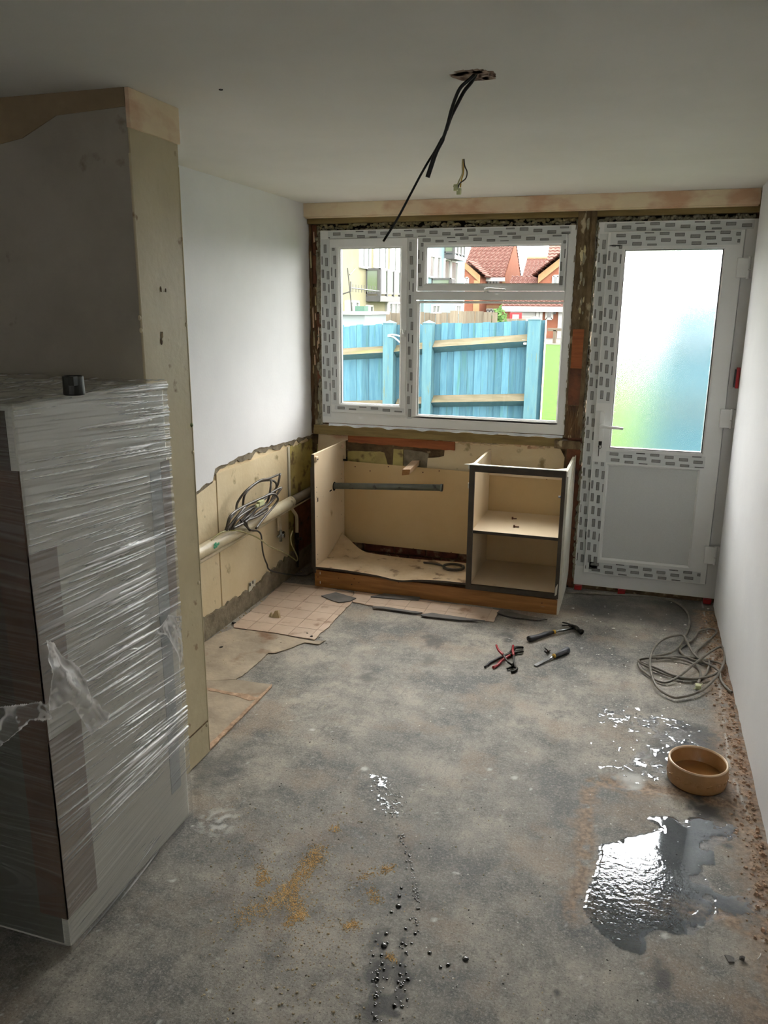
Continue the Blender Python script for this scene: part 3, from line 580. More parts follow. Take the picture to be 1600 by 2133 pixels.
tape(W1, xl+.006, xl+.058, zb+.04, zt-.05, YF-.0005, False, 2, phase=.2); tape(W1, xl+.05, xr-.03, zt-.046, zt-.006, YF-.0005, True, 2, phase=.5)
tape(W1, -1.360, -1.328, zb+.05, zt-.06, YF-.0005, False, 2, dw=.012, phase=.1)
tape(S1, -1.853, -1.818, 1.06, 2.01, YF-.0125, False, 2, dw=.012, phase=.4); tape(S1, -1.835, -1.375, 1.030, 1.056, YF-.0125, True, 2, dw=.010, phase=.2)
tape(S2, -1.300, -.455, 2.028, 2.058, YF-.0125, True, 2, dw=.012, phase=.3); tape(S2, -1.302, -1.270, 1.775, 2.03, YF-.0125, False, 2, dw=.011); tape(S2, -.478, -.452, 1.78, 2.03, YF-.0125, False, 1, dw=.012)
def win_handle(parent, p, d, name='handle'):
    m_ = MB(); p = Vector(p); d = Vector(d); m_.box(p.x-.013, p.x+.013, p.y-.010, p.y, p.z-.02, p.z+.02)
    m_.tube(crom([p+Vector((0, -.008, 0)), p+Vector((0, -.03, 0)), p+d*.35+Vector((0, -.036, .002)), p+d+Vector((0, -.034, -.002))], 6), [.009]*6+[.008]*6+[.0065]*6+[.004], 10)
    return m_.build(name, 'upvc', parent, smooth=True)
hp = onY(1014, 603, YF-.014); win_handle(S2, (hp.x, YF-.012, hp.z), (.115, 0, -.001))
hp = onY(840, 695, YF-.014); win_handle(S1, (hp.x, YF-.012, hp.z), (.0, 0, .03))

# ------------------------------------------------------------------ door_1
fr = MB(); dxl, dxr, dzb, dzt = -.283, .520, .030, 2.120
fr.ring(dxl, dxr, dzb, dzt, .062, .062, .090, .058, YF, YF+.065, ch=.006); D = struct(fr.build('door_1', 'upvc')); D['label'] = 'white half-glazed uPVC back door'
lf = MB(); YL = 4.713; lf.ring(-.228, .459, .116, 2.068, .098, .098, .098, .100, YL, YL+.055, ch=.006); lf.box(-.135, .366, YL, YL+.055, .790, .884)
LF = lf.build('door_leaf', 'upvc', D, bevel=.003)
bd = MB(); bd.ring(-.146, .377, .872, 1.984, .014, .014, .014, .014, YL-.003, YL+.02, ch=.009); bd.ring(-.148, .374, .200, .798, .018, .020, .018, .018, YL-.003, YL+.02, ch=.010); bd.build('glazing_bead', 'upvc', LF)
gk = MB(); gk.ring(-.133, .364, .885, 1.971, .002, .004, .003, .002, YL, YL+.02); gk.build('gasket', 'rubber_black', LF)
g = MB(); g.box(-.134, .365, YL+.018, YL+.024, .884, 1.972); g.build('frosted_pane', 'frosted_glass', LF)
g = MB(); g.box(-.132, .356, YL+.012, YL+.02, .216, .782); g.build('lower_panel', 'panel_grey', LF)
tape(D, dxl+.008, dxl+.055, .15, 2.06, YF-.0005, False, 2, phase=.3); tape(D, dxl+.03, dxr-.02, dzt-.050, dzt-.006, YF-.0005, True, 2, phase=.1)
tape(LF, -.222, -.150, 1.14, 2.0, YL-.0005, False, 3, phase=.1); tape(LF, -.215, .44, 1.992, 2.062, YL-.0005, True, 3, phase=.4)
tape(LF, -.150, .385, .800, .866, YL-.0035, True, 3, phase=.2); tape(LF, -.222, -.150, .14, .80, YL-.0005, False, 3, phase=.5); tape(LF, -.20, .43, .122, .190, YL-.0005, True, 3, phase=.0)
for z in (1.875, 1.085, .300):
    h_ = MB(); h_.box(.435, .490, YL-.020, YL+.002, z-.050, z+.050); h_.tube([(.492, YL-.012, z-.056), (.492, YL-.012, z-.012)], .010, 12); h_.tube([(.492, YL-.012, z-.008), (.492, YL-.012, z+.056)], .010, 12); h_.box(.492, .515, YL-.014, YF+.001, z-.05, z+.05)
    h_.build('hinge', 'upvc', D, bevel=.003)
hd = MB(); hd.prism([(-.187+.014*math.cos(a), YL-.010, (1.085 if math.sin(a) >= 0 else .865)+.014*math.sin(a)) for a in np.linspace(0, 2*math.pi, 21)[:-1]], (0, .011, 0)); HB = hd.build('handle_plate', 'upvc', LF, bevel=.002)
lv = MB(); lv.tube(crom([(-.187, YL-.008, 1.012), (-.187, YL-.045, 1.012), (-.165, YL-.055, 1.011), (-.10, YL-.055, 1.009), (-.067, YL-.050, 1.006)], 6), [.010]*12+[.009]*6+[.0075]*6+[.005], 12); lv.build('handle_lever', 'upvc', HB, smooth=True)
ky = MB(); ky.tube([(-.187, YL-.010, .905), (-.187, YL-.030, .905)], .006, 10); ky.box(-.196, -.178, YL-.034, YL-.030, .905, .925); ky.box(-.1945, -.1905, YL-.036, YL-.033, .838, .900); ky.tube([(-.187+.009*math.cos(a), YL-.032, .895+.012*math.sin(a)) for a in np.linspace(0, 6.28, 14)], .0015, 6); ky.build('key', 'dark_steel', LF)
for x, y_ in ((-.255, 4.728), (.0, 4.735), (.48, 4.725)):
    q = MB(); q.box(x-.022, x+.022, y_-.02, y_+.03, .002, .0295); tag(q.build('packer', 'packer_red', bevel=.002), 'red plastic packer under the %s of the door frame' % {-.255: 'left end', .0: 'middle', .48: 'right end'}[x], 'packer')
db = MB(); db.box(-.29, .52, 4.75, 4.80, 0, .030); db.build('rubble_fill', 'mortar_dirt', D)
q = onY(1529, 787, 4.66); rc = MB(); rc.box(.488, .5065, 4.650, 4.675, q.z-.055, q.z+.055); RC = rc.build('red_bracket', 'grip_red', bevel=.002); tag(RC, 'small red plastic clip stuck upright on the right wall edge beside door', 'clip')
rc = MB(); rc.box(.480, .488, 4.652, 4.672, q.z-.05, q.z+.045); rc.build('black_edge', 'rubber_black', RC)
# ================================================================== OBJECTS
# ------------------------------------------------------------------ shrink-wrapped appliance by the nib wall
PX0, PX1, PY0, PY1, PH = -2.02, -1.315, 1.418, 2.018, 1.448
PK = thing('wrapped_appliance', (-1.66, 1.72, 0), 'tall white appliance shrink-wrapped in clear film with brown card corners against the nib wall', 'package')
b = MB(); b.box(PX0, PX1, PY0, PY1, .004, PH-.004); b.build('appliance_body', 'fridge_body', PK, bevel=.012)
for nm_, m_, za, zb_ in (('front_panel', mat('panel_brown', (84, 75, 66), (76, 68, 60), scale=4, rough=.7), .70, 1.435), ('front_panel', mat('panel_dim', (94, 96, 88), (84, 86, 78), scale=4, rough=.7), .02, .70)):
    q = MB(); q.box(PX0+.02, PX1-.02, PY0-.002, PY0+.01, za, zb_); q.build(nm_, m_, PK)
mat('cardboard_brown', (104, 84, 70), (92, 74, 62), scale=6, rough=.8, stretch=(1, 1, 3))
def strip(*a):
    q = MB(); q.box(*a); q.build('corner_strip', 'cardboard_brown' if a[3]-a[2] < .01 else 'cardboard_hazed', PK)  # side strips are brown card paled to imitate film haze over them
strip(PX1-.001, PX1+.002, PY0-.003, PY0+.095, .72, 1.10); strip(PX1-.001, PX1+.002, PY0-.003, PY0+.12, .10, .62)
strip(PX1-.085, PX1+.002, PY0-.003, PY0+.001, .10, 1.30); strip(PX1-.001, PX1+.002, PY1-.045, PY1, .75, 1.22)
strip(PX0+.25, PX0+.42, PY0-.003, PY0+.001, .45, 1.35)
bd = MB(); bd.box(PX1-.001, PX1+.0015, PY1-.10, PY1-.045, .15, 1.2); bd.build('foam_strip', mat('foam_blue', (190, 194, 194), (178, 184, 186), scale=4, rough=.6), PK)
def fold_glints(u, z, seed):  # whitened film folds, with window reflections painted in as pale streaks
    t = np.clip((1.15-z)/.9, 0, 1); v = z-(u-1.7)*(-.05+.02*np.sin(z*9)+.16*t*np.clip(np.sin(z*5+1), 0, 1))
    a = .6*vnoise(v*150+3, u*2.8, seed)+.4*vnoise(v*260, u*5, seed+1); b_ = .5*vnoise(v*300, u*6, seed+2)+.5*vnoise(v*440, u*9, seed+3)
    env = np.clip(vnoise(v*5, u*3.0, seed+4)*2.4-.35+.5*(vnoise(v*26, u*4, seed+5)-.5), 0, 1)
    m = np.clip((a-.60)*9, 0, 1)+np.clip((b_-.58)*6, 0, 1)*.8
    return np.clip(m*env, 0, .9), a
u = np.linspace(PY0-.004, PY1+.004, 240); z = np.linspace(.0, PH+.004, 860); U, Z = np.meshgrid(u, z)
fm, fa_ = fold_glints(U, Z, 300); fm = fm*(.35+.85*np.clip((U-PY0)/.35, 0, 1))
fm = np.maximum(fm, .8*np.clip(1-np.abs(Z-.714-.012*np.sin(U*30))/.004, 0, 1)); fm = np.maximum(fm, .17+.10*np.clip(vnoise(Z*9, U*4, 77)-.3, 0, 1))
grid_mesh(PX1+.006+.006*(fa_-.4)+.004*fm, U, Z, 'stretch_film', 'stretch_film', PK, attrs=dict(fold=fm))
u = np.linspace(PX0-.004, PX1+.004, 160); U, Z = np.meshgrid(u, z); fm, fa_ = fold_glints(U, Z, 340); fm = np.maximum(fm*.2, .04)
grid_mesh(U, PY0-.006-.005*(fa_-.4), Z, 'stretch_film', 'stretch_film', PK, attrs=dict(fold=fm))
u = np.linspace(PX0, PX1+.006, 120); z = np.linspace(PY0-.006, PY1+.004, 110); U, Z = np.meshgrid(u, z); q = fbm(U*12, Z*12, 370, 5)
fm = np.clip((fbm(U*40, Z*14, 380, 4)-.60)*6, 0, .7)+.18
grid_mesh(U, Z, PH+.002+.018*np.clip(q-.3, 0, 1), 'stretch_film', 'stretch_film', PK, attrs=dict(fold=np.clip(fm, 0, 1)))
def flap(name, pix, off, seed, amp=.03, base=.15):
    P = [onX(px, py, -1.30) for px, py in pix]; ring_ = [(p.y, p.z) for p in P]; ys = [a[0] for a in ring_]; zs = [a[1] for a in ring_]
    U, Z = np.meshgrid(np.arange(min(ys)-.01, max(ys)+.01, .003), np.arange(min(zs)-.01, max(zs)+.01, .003))
    q = fbm(U*16+Z*9, Z*7, seed, 3); q2 = fbm(U*40+Z*20, Z*30, seed+3, 3); keep = sdf(U, Z, ring_)+(q2-.5)*.008 > 0
    d_ = sdf(U, Z, ring_); fm = np.clip(1-np.abs(q-.5)*16, 0, 1)*.55+np.clip((q2-.60)*8, 0, .5)+base+.45*np.clip(1-np.abs(d_-.003)/.004, 0, 1)
    grid_mesh(off+amp*(q-.3)+.006*q2, U, Z, name, 'stretch_film', PK, keep=keep, attrs=dict(fold=np.clip(fm, 0, .95)))
flap('loose_film', [(80,1328),(100,1335),(120,1362),(150,1385),(165,1422),(172,1445),(190,1455),(200,1472),(214,1482),(206,1500),(198,1512),(188,1533),(170,1510),(150,1488),(135,1468),(125,1462),(100,1478),(88,1480),(84,1400)], -1.292, 410, .045, .30)
flap('loose_film', [(310,1320),(330,1300),(345,1278),(368,1282),(371,1300),(374,1395),(362,1360),(340,1322)], -1.298, 430, .025, .20)
flap('loose_film', [(82,1460),(100,1476),(110,1500),(60,1502),(0,1560),(-60,1580),(-60,1480),(0,1470)], -1.304, 440, .010, .06)
p = onZ(146, 812, PH+.02); ft = MB(); c = (p.x-.005, p.y+.02, PH+.006)
ft.lathe([(.0, .0), (.024, .0), (.025, .004), (.024, .044), (.021, .046), (.019, .030), (0, .028)], c, 28); ft.box(c[0]+.005, c[0]+.022, c[1]-.026, c[1]-.010, PH+.030, PH+.052)
tag(ft.build('plastic_foot', 'black_plastic', smooth=False, bevel=.001), 'small black plastic foot standing on top of the wrapped appliance', 'plastic foot')

# ------------------------------------------------------------------ kitchen base cabinets
CA = thing('sink_cabinet', (-1.31, 4.5, 0), 'open cream sink base cabinet with no doors or top, left of the shelf unit', 'cabinet')
s_ = MB(); s_.box(-1.802, -1.786, 4.252, 4.786, .10, .822); SP = s_.build('side_panel', 'melamine', CA, bevel=.001)
s_ = MB(); s_.box(-1.803, -1.785, 4.249, 4.2515, .09, .821); s_.build('edge_strip', 'brown_edge', SP)
s_ = MB(); s_.box(-1.815, -1.804, 4.26, 4.30, .12, .74); s_.build('dark_filler', 'brown_edge', CA)
for k in range(16):
    zz_ = .15+k*.032
    if k in (1, 4, 5, 9, 10, 11, 15): continue
for yy_ in (4.285, 4.70):
    for k in (0, 1, 6, 9, 12, 13, 14, 15):
        q = MB(); q.box(-1.7865, -1.7855, yy_-.0025, yy_+.0025, .165+k*.030, .170+k*.030); q.build('peg_hole', 'gap_shade', SP)
q = MB(); q.box(-1.786, -1.774, 4.262, 4.292, .775, .805); q.build('fixing_block', 'melamine', SP, bevel=.002)
q = MB(); q.tube([(-1.774, 4.277, .79), (-1.771, 4.277, .79)], .006, 8); q.build('fixing_screw', 'dark_steel', SP)
q = MB(); q.box(-1.786, -1.774, 4.70, 4.73, .785, .81); q.build('fixing_block', 'batten_wood', SP, bevel=.002)
q = MB(); q.tube([(-1.786, 4.74, .703), (-1.76, 4.74, .703)], .007, 8); q.tube([(-1.763, 4.74, .703), (-1.763, 4.74, .725)], .004, 8); q.build('bracket', 'dark_steel', SP)
cn = onX(697, 1012, -1.7855); q = MB(); q.tube([(-1.7865, cn.y-.004, cn.z-.002), (-1.785, cn.y-.004, cn.z-.002)], .029, 20); q.build('pipe_hole', 'gap_shade', SP)
for px, py, a, b_ in ((689, 1022, .018, .004), (662, 1041, .006, .012)):
    c = onX(px, py, -1.7855); q = MB(); q.box(-1.7865, -1.785, c.y-a, c.y+a, c.z-b_, c.z+b_); q.build('peg_hole', 'gap_shade', SP)
# warped base board
u = np.linspace(-1.784, -.858, 60); v = np.linspace(4.245, 4.60, 26); U, V = np.meshgrid(u, v)
tt = (U+1.784)/.942; ww = (V-4.245)/.355
Zb = .132-.008*np.sin(tt*3.1)*(1-ww)-.014*np.exp(-((tt-.56)/.10)**2)*(1-ww)**2+.004*np.sin(tt*9)+.09*np.clip(1-tt/.22, 0, 1)**1.5*np.clip((ww-.45)/.55, 0, 1)**1.3
V2 = V+.14*np.clip(ww-.3, 0, 1)*np.exp(-(tt/.14)**2)
bb = MB(); ny, nx = U.shape
vt = [(U[i, j], V2[i, j], Zb[i, j]) for i in range(ny) for j in range(nx)]; vb = [(a, b_, c-.012) for a, b_, c in vt]; F = []
for i in range(ny-1):
    for j in range(nx-1): F.append((i*nx+j, i*nx+j+1, (i+1)*nx+j+1, (i+1)*nx+j))
bb.add(vt, F, 0); bb.add(vb, [f[::-1] for f in F], 1)
o = nx*ny
for j in range(nx-1): bb.f.append((j+1, j, o+j, o+j+1)); bb.mi.append(1)
for j in range(nx-1): k = (ny-1)*nx+j; bb.f.append((k, k+1, o+k+1, o+k)); bb.mi.append(1)
for i in range(ny-1): k = i*nx; bb.f.append((k, k+nx, o+k+nx, o+k)); bb.mi.append(1); k = i*nx+nx-1; bb.f.append((k+nx, k, o+k, o+k+nx)); bb.mi.append(1)
BB = bb.build('base_board', [mat('board_dirty', (222, 200, 168), (196, 170, 134), scale=6, rough=.6, c3=(120, 92, 66), s3=12, lo3=.60, hi3=.70), 'brown_edge'], CA)
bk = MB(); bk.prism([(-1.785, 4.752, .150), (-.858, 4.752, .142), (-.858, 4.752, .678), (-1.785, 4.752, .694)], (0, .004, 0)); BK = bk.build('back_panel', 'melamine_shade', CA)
for px, py in ((740,972),(771,981),(809,972),(881,984),(915,981),(845,973),(861,1143),(733,1142),(940,1151),(810,1150)):
    c = onY(px, py, 4.7515); q = MB(); q.tube([(c.x, 4.7525, c.z), (c.x, 4.750, c.z)], .004, 8); q.build('nail', 'red_wood', BK)
CB = thing('shelf_cabinet', (-.585, 4.5, 0), 'open cream base cabinet with brown front frame and one shelf, beside the door', 'cabinet')
s_ = MB(); s_.box(-.848, -.832, 4.262, 4.786, .095, .822); PB = s_.build('side_panel', 'melamine', CB, bevel=.001)
s_ = MB(); s_.prism([(-.341, 4.262, .0), (-.341, 4.775, .0), (-.341, 4.79, .80), (-.341, 4.74, .815), (-.341, 4.262, .818)], (.014, 0, 0)); s_.build('side_panel', 'white_side', CB)
s_ = MB(); s_.prism([(-.327, 4.262, .05), (-.327, 4.60, .03), (-.327, 4.79, .10), (-.327, 4.79, .845), (-.327, 4.70, .80), (-.327, 4.40, .66), (-.327, 4.262, .79)], (.006, 0, 0)); s_.build('peeled_face', 'white_side', CB)
fm_ = MB(); fm_.ring(-.856, -.333, .098, .822, .030, .020, .030, .036, 4.244, 4.262); FR = fm_.build('front_frame', 'brown_edge', CB, bevel=.001)
q = MB(); q.prism([(-.885, 4.240, .823), (-.335, 4.240, .823), (-.335, 4.262, .823), (-.856, 4.262, .823)], (0, 0, .004)); q.prism([(-.856, 4.262, .823), (-.80, 4.262, .823), (-.835, 4.31, .823)], (0, 0, .004)); q.prism([(-.39, 4.262, .823), (-.335, 4.262, .823), (-.338, 4.31, .823)], (0, 0, .004)); q.build('top_edge', 'white_side', CB)
q = MB(); q.box(-.866, -.857, 4.246, 4.256, .800, .822); q.build('fixing_block', 'white_side', CB); q = MB(); q.box(-.862, -.856, 4.246, 4.258, .69, .72); q.build('fixing_block', 'white_side', CB)
shz = onY(1080, 1113, 4.262).z; q = MB(); q.box(-.832, -.341, 4.264, 4.745, shz-.016, shz); q.build('shelf', 'melamine', CB); q = MB(); q.box(-.832, -.341, 4.261, 4.2645, shz-.017, shz-.001); q.build('edge_strip', 'brown_edge', CB)
q = MB(); q.box(-.832, -.341, 4.264, 4.745, .112, .126); q.build('bottom_board', 'melamine', CB)
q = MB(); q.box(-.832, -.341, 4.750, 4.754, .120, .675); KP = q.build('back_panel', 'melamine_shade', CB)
q = MB(); q.box(-.832, -.341, 4.730, 4.748, .672, .694); q.build('back_rail', 'melamine', CB)
for px, py in ((1085,993),(1139,998)):
    c = onY(px, py, 4.749); q = MB(); q.tube([(c.x, 4.7505, c.z), (c.x, 4.748, c.z)], .004, 8); q.build('nail', 'red_wood', KP)
c = onX(1167, 1053, -.343); q = MB(); q.box(-.350, -.342, 4.30, 4.335, c.z-.025, c.z+.025); q.box(-.372, -.350, 4.312, 4.322, c.z-.006, c.z+.006); q.build('hinge', 'steel', CB, bevel=.002)
c = onY(1166, 1215, 4.243); q = MB(); q.prism([(-.352, 4.2435, .115), (-.341, 4.2435, .125), (-.338, 4.2435, .19), (-.350, 4.2435, .165)], (0, -.001, 0)); q.build('chip', 'white_side', FR)
for px, py, a in ((1072, 1081, .012), (1076, 1098, .014)):
    c = onZ(px, py, shz+.003); q = MB(); q.tube([(c.x-a, c.y, shz+.004), (c.x+a, c.y+.004, shz+.005)], .0035, 6); q.tube([(c.x-a, c.y, shz), (c.x-a, c.y, shz+.014)], .005, 6); tag(q.build('shelf_screw', 'red_wood'), 'loose rusty fixing lying on the cabinet shelf, %s' % ('the larger upper one' if py == 1081 else 'nearer the shelf front'), 'screw', 'loose fixings on the shelf')
pb = MB(); pb.prism([(-1.797, 4.258, 0), (-.336, 4.258, 0), (-.336, 4.258, .088), (-1.797, 4.258, .108)], (0, .018, 0)); PL = tag(pb.build('plinth_board', 'plinth_wood', bevel=.002), 'orange-brown varnished wooden plinth board under both cabinets, knotty and paint-stained', 'plinth')
for x, z in ((-1.76, .09), (-1.76, .03)):
    q = MB(); q.box(x-.002, x+.002, 4.2565, 4.2585, z-.008, z+.008); q.build('scratch', 'chip_white', PL)
for x, z in ((-1.775, .062), (-1.64, .070), (-1.54, .078), (-1.51, .058), (-1.555, .04), (-1.26, .085), (-.42, .06)):
    q = MB(); q.tube([(x, 4.259, z), (x, 4.2570, z)], .004, 8); q.build('knot', 'red_wood', PL)
# dark under-plinth void timber rail behind
# waste pipe
yp = cn.y; e = onY(922, 1016, yp); wp = MB(); wp.tube([(-1.86, yp, cn.z), (-1.79, yp, cn.z), (e.x-.012, yp, e.z), (e.x-.012, yp, e.z), (e.x, yp, e.z)], [.020, .020, .020, .0235, .0235], 20, cap=False)
wp.tube([(e.x-.001, yp, e.z), (e.x-.02, yp, e.z)], .019, 16, mi=1); tag(wp.build('waste_pipe', ['grey_pipe', 'pipe_black'], smooth=True), 'grey plastic waste pipe passing through the sink cabinet side panel', 'pipe')
# wooden batten stub
bt = MB(); c0, c1 = onY(866, 964, 4.785), onY(846, 983, 4.53)
w0 = .026; h0 = .017
sec = lambda c, y: [(c.x-w0, y, c.z-h0-.006), (c.x+w0*.8, y, c.z-h0+.002), (c.x+w0, y, c.z+h0), (c.x-w0*.9, y, c.z+h0-.004)]
a, b_ = sec(c0, 4.785), sec(c1, 4.53); bt.add(a+b_, [(0, 1, 5, 4), (1, 2, 6, 5), (2, 3, 7, 6), (3, 0, 4, 7), (0, 3, 2, 1)], 0); bt.add(b_, [(0, 1, 2, 3)], 1)
tag(bt.build('batten_stub', ['batten_wood', 'batten_end']), 'short pale wooden batten sticking out of the wall above the sink cabinet', 'batten')
# small cable loop on the base board
def cable(name, paths, r, m_, label=None, cat='cable', parent=None, seg=6, n=8, group=None):
    q = MB()
    for P in paths: q.tube(crom(P, seg), r, n)
    o = q.build(name, m_, parent, smooth=True)
    if label: tag(o, label, cat, group)
    return o
cs = onZ(945, 1184, .14)
P = [(cs.x-.20, cs.y+.05, .141), (cs.x-.12, cs.y+.03, .146)]+[(cs.x+.062*math.cos(a), cs.y+.055*math.sin(a), .142+.004*(a/6.28)) for a in np.linspace(3.0, 3.0+6.28*2.6, 26)]
cable('flat_cable', [P], .0065, 'cable_dark', 'small coil of dark flat cable lying on the sink cabinet base board', seg=4)

# ------------------------------------------------------------------ pipes and cables on the left wall
XP = -1.975
pa, pb_ = onX(415, 1150, XP), onX(606, 1046, XP); mid = onX(650, 1020, XP)
PV = thing('wall_pipe', (XP, 3.9, .49), 'thick cream-painted pipe running along the left wall', 'pipe')
q = MB(); q.tube([(XP, 2.40, .495), (XP, 2.9, .497), (XP, 3.3, .500), (XP, 4.25, .503), (XP, 4.33, .504)], .033, 20); q.build('cream_section', 'pipe_cream', PV, smooth=True)
q = MB(); q.tube([(XP, 4.30, .505), (XP, 4.78, .508)], .027, 18); q.build('grey_section', 'pipe_taupe', PV, smooth=True)
c = onX(451, 1136, XP+.034); q = MB(); 
for k in range(9): a = random.random()*6.28; r = random.random()*.022; q.lathe([(0, .0015), (.008*random.uniform(.5, 1.2), 0)], (0, 0, 0), 7); 
vs = []
for i, v_ in enumerate(q.v):
    k = i//14; random.seed(90+k); vs.append((XP+.0335+v_[2], c.y+v_[0]*1.4+random.uniform(-.025, .025), c.z+v_[1]+random.uniform(-.008, .012)))
q.v = vs; q.build('green_mark', 'green_paint', PV); random.seed(11)
q = MB(); q.tube([(-2.0, 2.40, .435), (-2.0, 3.3, .437), (-2.0, 4.2, .45)], .011, 12); q.tube([(-1.995, 4.2, .45), (-1.99, 4.78, .46)], .010, 12); tag(q.build('thin_pipe', 'pipe_cream', smooth=True), 'thin cream pipe clipped under the thick wall pipe', 'pipe')
q = MB(); q.tube([(-2.0, 4.35, .48), (-1.99, 4.78, .475)], .022, 14); tag(q.build('black_pipe', 'cable_dark', smooth=True), 'dark pipe below the thick wall pipe near the corner', 'pipe')
def Q7(zx, zy, x=-1.95): return onX(440+zx*.1375, 970+zy*.1375, x)
strands = [
 ([(215,985),(290,800),(375,690),(400,560),(530,380),(740,225),(860,200),(1030,130),(1040,150),(1000,310),(900,430),(620,660),(330,960)], -1.945),
 ([(240,910),(290,760),(450,640),(700,520),(920,430),(1000,470),(990,560),(800,790),(680,950)], -1.915),
 ([(230,980),(450,700),(560,590),(700,530),(1030,345),(1040,370),(900,560),(720,700),(560,830),(330,950)], -1.925),
 ([(480,600),(520,420),(700,255),(870,220),(960,240),(990,320),(930,480),(840,630),(620,800)], -1.955),
 ([(310,950),(400,800),(600,660),(690,640),(560,820),(520,850),(820,650),(840,680),(700,770),(540,840),(560,950),(600,980)], -1.920),
 ([(910,230),(890,400),(840,560),(700,650),(500,830),(280,970)], -1.940),
 ([(260,980),(340,840),(480,700),(680,600),(650,690),(520,800),(400,900)], -1.930)]
cable('cable_coil', [[Q7(a, b_, x+.012*math.sin(i*1.7)) for i, (a, b_) in enumerate(P)] for P, x in strands], .0065, 'cable_grey', 'tangled coil of grey cable hung over the thick wall pipe', parent=None)
cc = Q7(750, 570, -1.90); q = MB(); q.box(cc.x-.01, cc.x+.01, cc.y-.03, cc.y+.03, cc.z-.012, cc.z+.016); q.box(cc.x-.005, cc.x+.008, cc.y-.06, cc.y-.03, cc.z-.012, cc.z+.004); tag(q.build('terminal_block', 'connector', bevel=.003), 'pale terminal block on the end of the coiled cable', 'terminal block')
cable('trailing_cable', [[Q7(a, b_, x) for a, b_, x in [(440,820,-1.92),(560,950,-1.925),(620,982,-1.93),(700,990,-1.935),(755,1050,-1.94),(770,1200,-1.97),(790,1340,-1.975),(840,1480,-1.97),(930,1600,-1.96)]]+[(-1.93, 4.38, .012), (-1.90, 4.46, .009), (-1.84, 4.52, .010), (-1.81, 4.56, .010)]], .0048, 'cable_dark', 'dark thin cable trailing from the coil down to the floor')
cable('earth_wire', [[Q7(a, b_, x) for a, b_, x in [(0,1130,-1.945),(120,1030,-1.935),(220,992,-1.93),(350,980,-1.93),(500,1010,-1.935),(700,1090,-1.95),(900,1230,-1.96),(1100,1310,-1.96),(1240,1400,-1.95),(1296,1440,-1.945),(1300,1370,-1.945),(1220,1190,-1.95),(1205,1080,-1.955),(1235,990,-1.96)]]], .0042, 'wire_earth', 'yellow-green earth wire looping down in front of the left wall', 'wire')
PT = thing('gas_pipe', (-1.99, 4.5, .3), 'white branch pipe dropping to a dark valve in the corner', 'pipe')
q = MB(); q.tube(crom([Q7(1190, 610, -1.985), Q7(1240, 680, -1.985), Q7(1290, 760, -1.985), Q7(1298, 880, -1.985), Q7(1298, 1010, -1.985)], 5), .010, 12); q.build('pipe_run', 'pipe_cream', PT, smooth=True)
p1 = Q7(1300, 1020, -1.985); q = MB(); q.tube([p1, (p1.x, p1.y, p1.z-.07)], .014, 10); q.tube([(p1.x, p1.y, p1.z-.035), (p1.x+.03, p1.y, p1.z-.035)], .011, 8); q.tube([(p1.x, p1.y, p1.z-.07), (p1.x, p1.y, .05)], .009, 8); q.build('valve', 'dark_steel', PT, smooth=True)
BV = thing('pipe_bracket', (-2.0, 4.2, .35), 'cream twin pipe drop ending in a small cross-shaped valve', 'valve')
q = MB(); a = Q7(1005, 720, -2.0); b_ = Q7(1020, 985, -2.0); q.tube([a, b_], .008, 10); q.tube([(a.x, a.y+.03, a.z), (b_.x, b_.y+.03, b_.z)], .007, 10); q.build('pipe_run', 'pipe_cream', BV, smooth=True)
q = MB(); c = Q7(1050, 1050, -1.99); q.tube([(c.x, c.y-.04, c.z), (c.x, c.y+.045, c.z+.006)], .008, 8); q.tube([(c.x, c.y, c.z+.03), (c.x, c.y, c.z-.04)], .010, 8); q.tube([(c.x, c.y+.008, c.z-.006), (c.x+.02, c.y+.008, c.z-.006)], .014, 8); q.build('valve', 'steel', BV, smooth=True)
dk = MB(); dk.box(-2.012, -2.006, 4.45, 4.79, .13, .47); dk.build('dark_board', 'red_wood', WL)

# ------------------------------------------------------------------ cables from the ceiling
def C2(px, py, y): return onY(px, py, y)
def C5(P, y0, y1): return [(hx, hy, H+.004)]+[C2(780+a*.1875, 120+b*.1875, y0+(y1-y0)*k/(len(P)-1)) for k, (a, b) in enumerate(P)]
q = MB(); P = crom(C5([(1130,180),(1080,270),(1000,370),(930,500),(850,660),(790,830),(740,920),(660,1060),(590,1170),(500,1330),(400,1520),(250,1800),(100,2040)], 2.30, 2.42), 5); n = len(P)
q.tube(P, [.0052 if k < n*.45 else .0036 for k in range(n)], 8); tag(q.build('black_cable', 'cable_black', smooth=True), 'long thin black cable hanging from the broken hole in the ceiling', 'cable')
q = MB(); P = crom(C5([(1110,190),(1060,240),(960,330),(900,450),(850,600),(820,720),(770,880),(690,1040),(640,1180),(590,1330)], 2.285, 2.29), 5); n = len(P)
q.tube(P, [.0048 if k < n*.7 else .0066 for k in range(n)], 8); tag(q.build('flat_black_cable', 'cable_black', smooth=True), 'shorter thicker black cable hanging beside the long one from the ceiling hole', 'cable')
CW = thing('ceiling_wires', tuple(onZ(965, 332, H)), 'three short twisted wires with terminal block hanging from the ceiling near window', 'wires')
cable('wire', [[onZ(964, 331, H)+Vector((0, 0, .01)), C2(963,345,3.51), C2(963,362,3.51), C2(957,375,3.51), C2(952,388,3.51)]], .0030, 'wire_earth', parent=CW)
cable('wire', [[onZ(966, 331, H)+Vector((0, 0, .01)), C2(968,345,3.50), C2(973,358,3.50), C2(970,372,3.50), C2(958,382,3.50), C2(954,392,3.50)]], .0028, 'cable_dark', parent=CW)
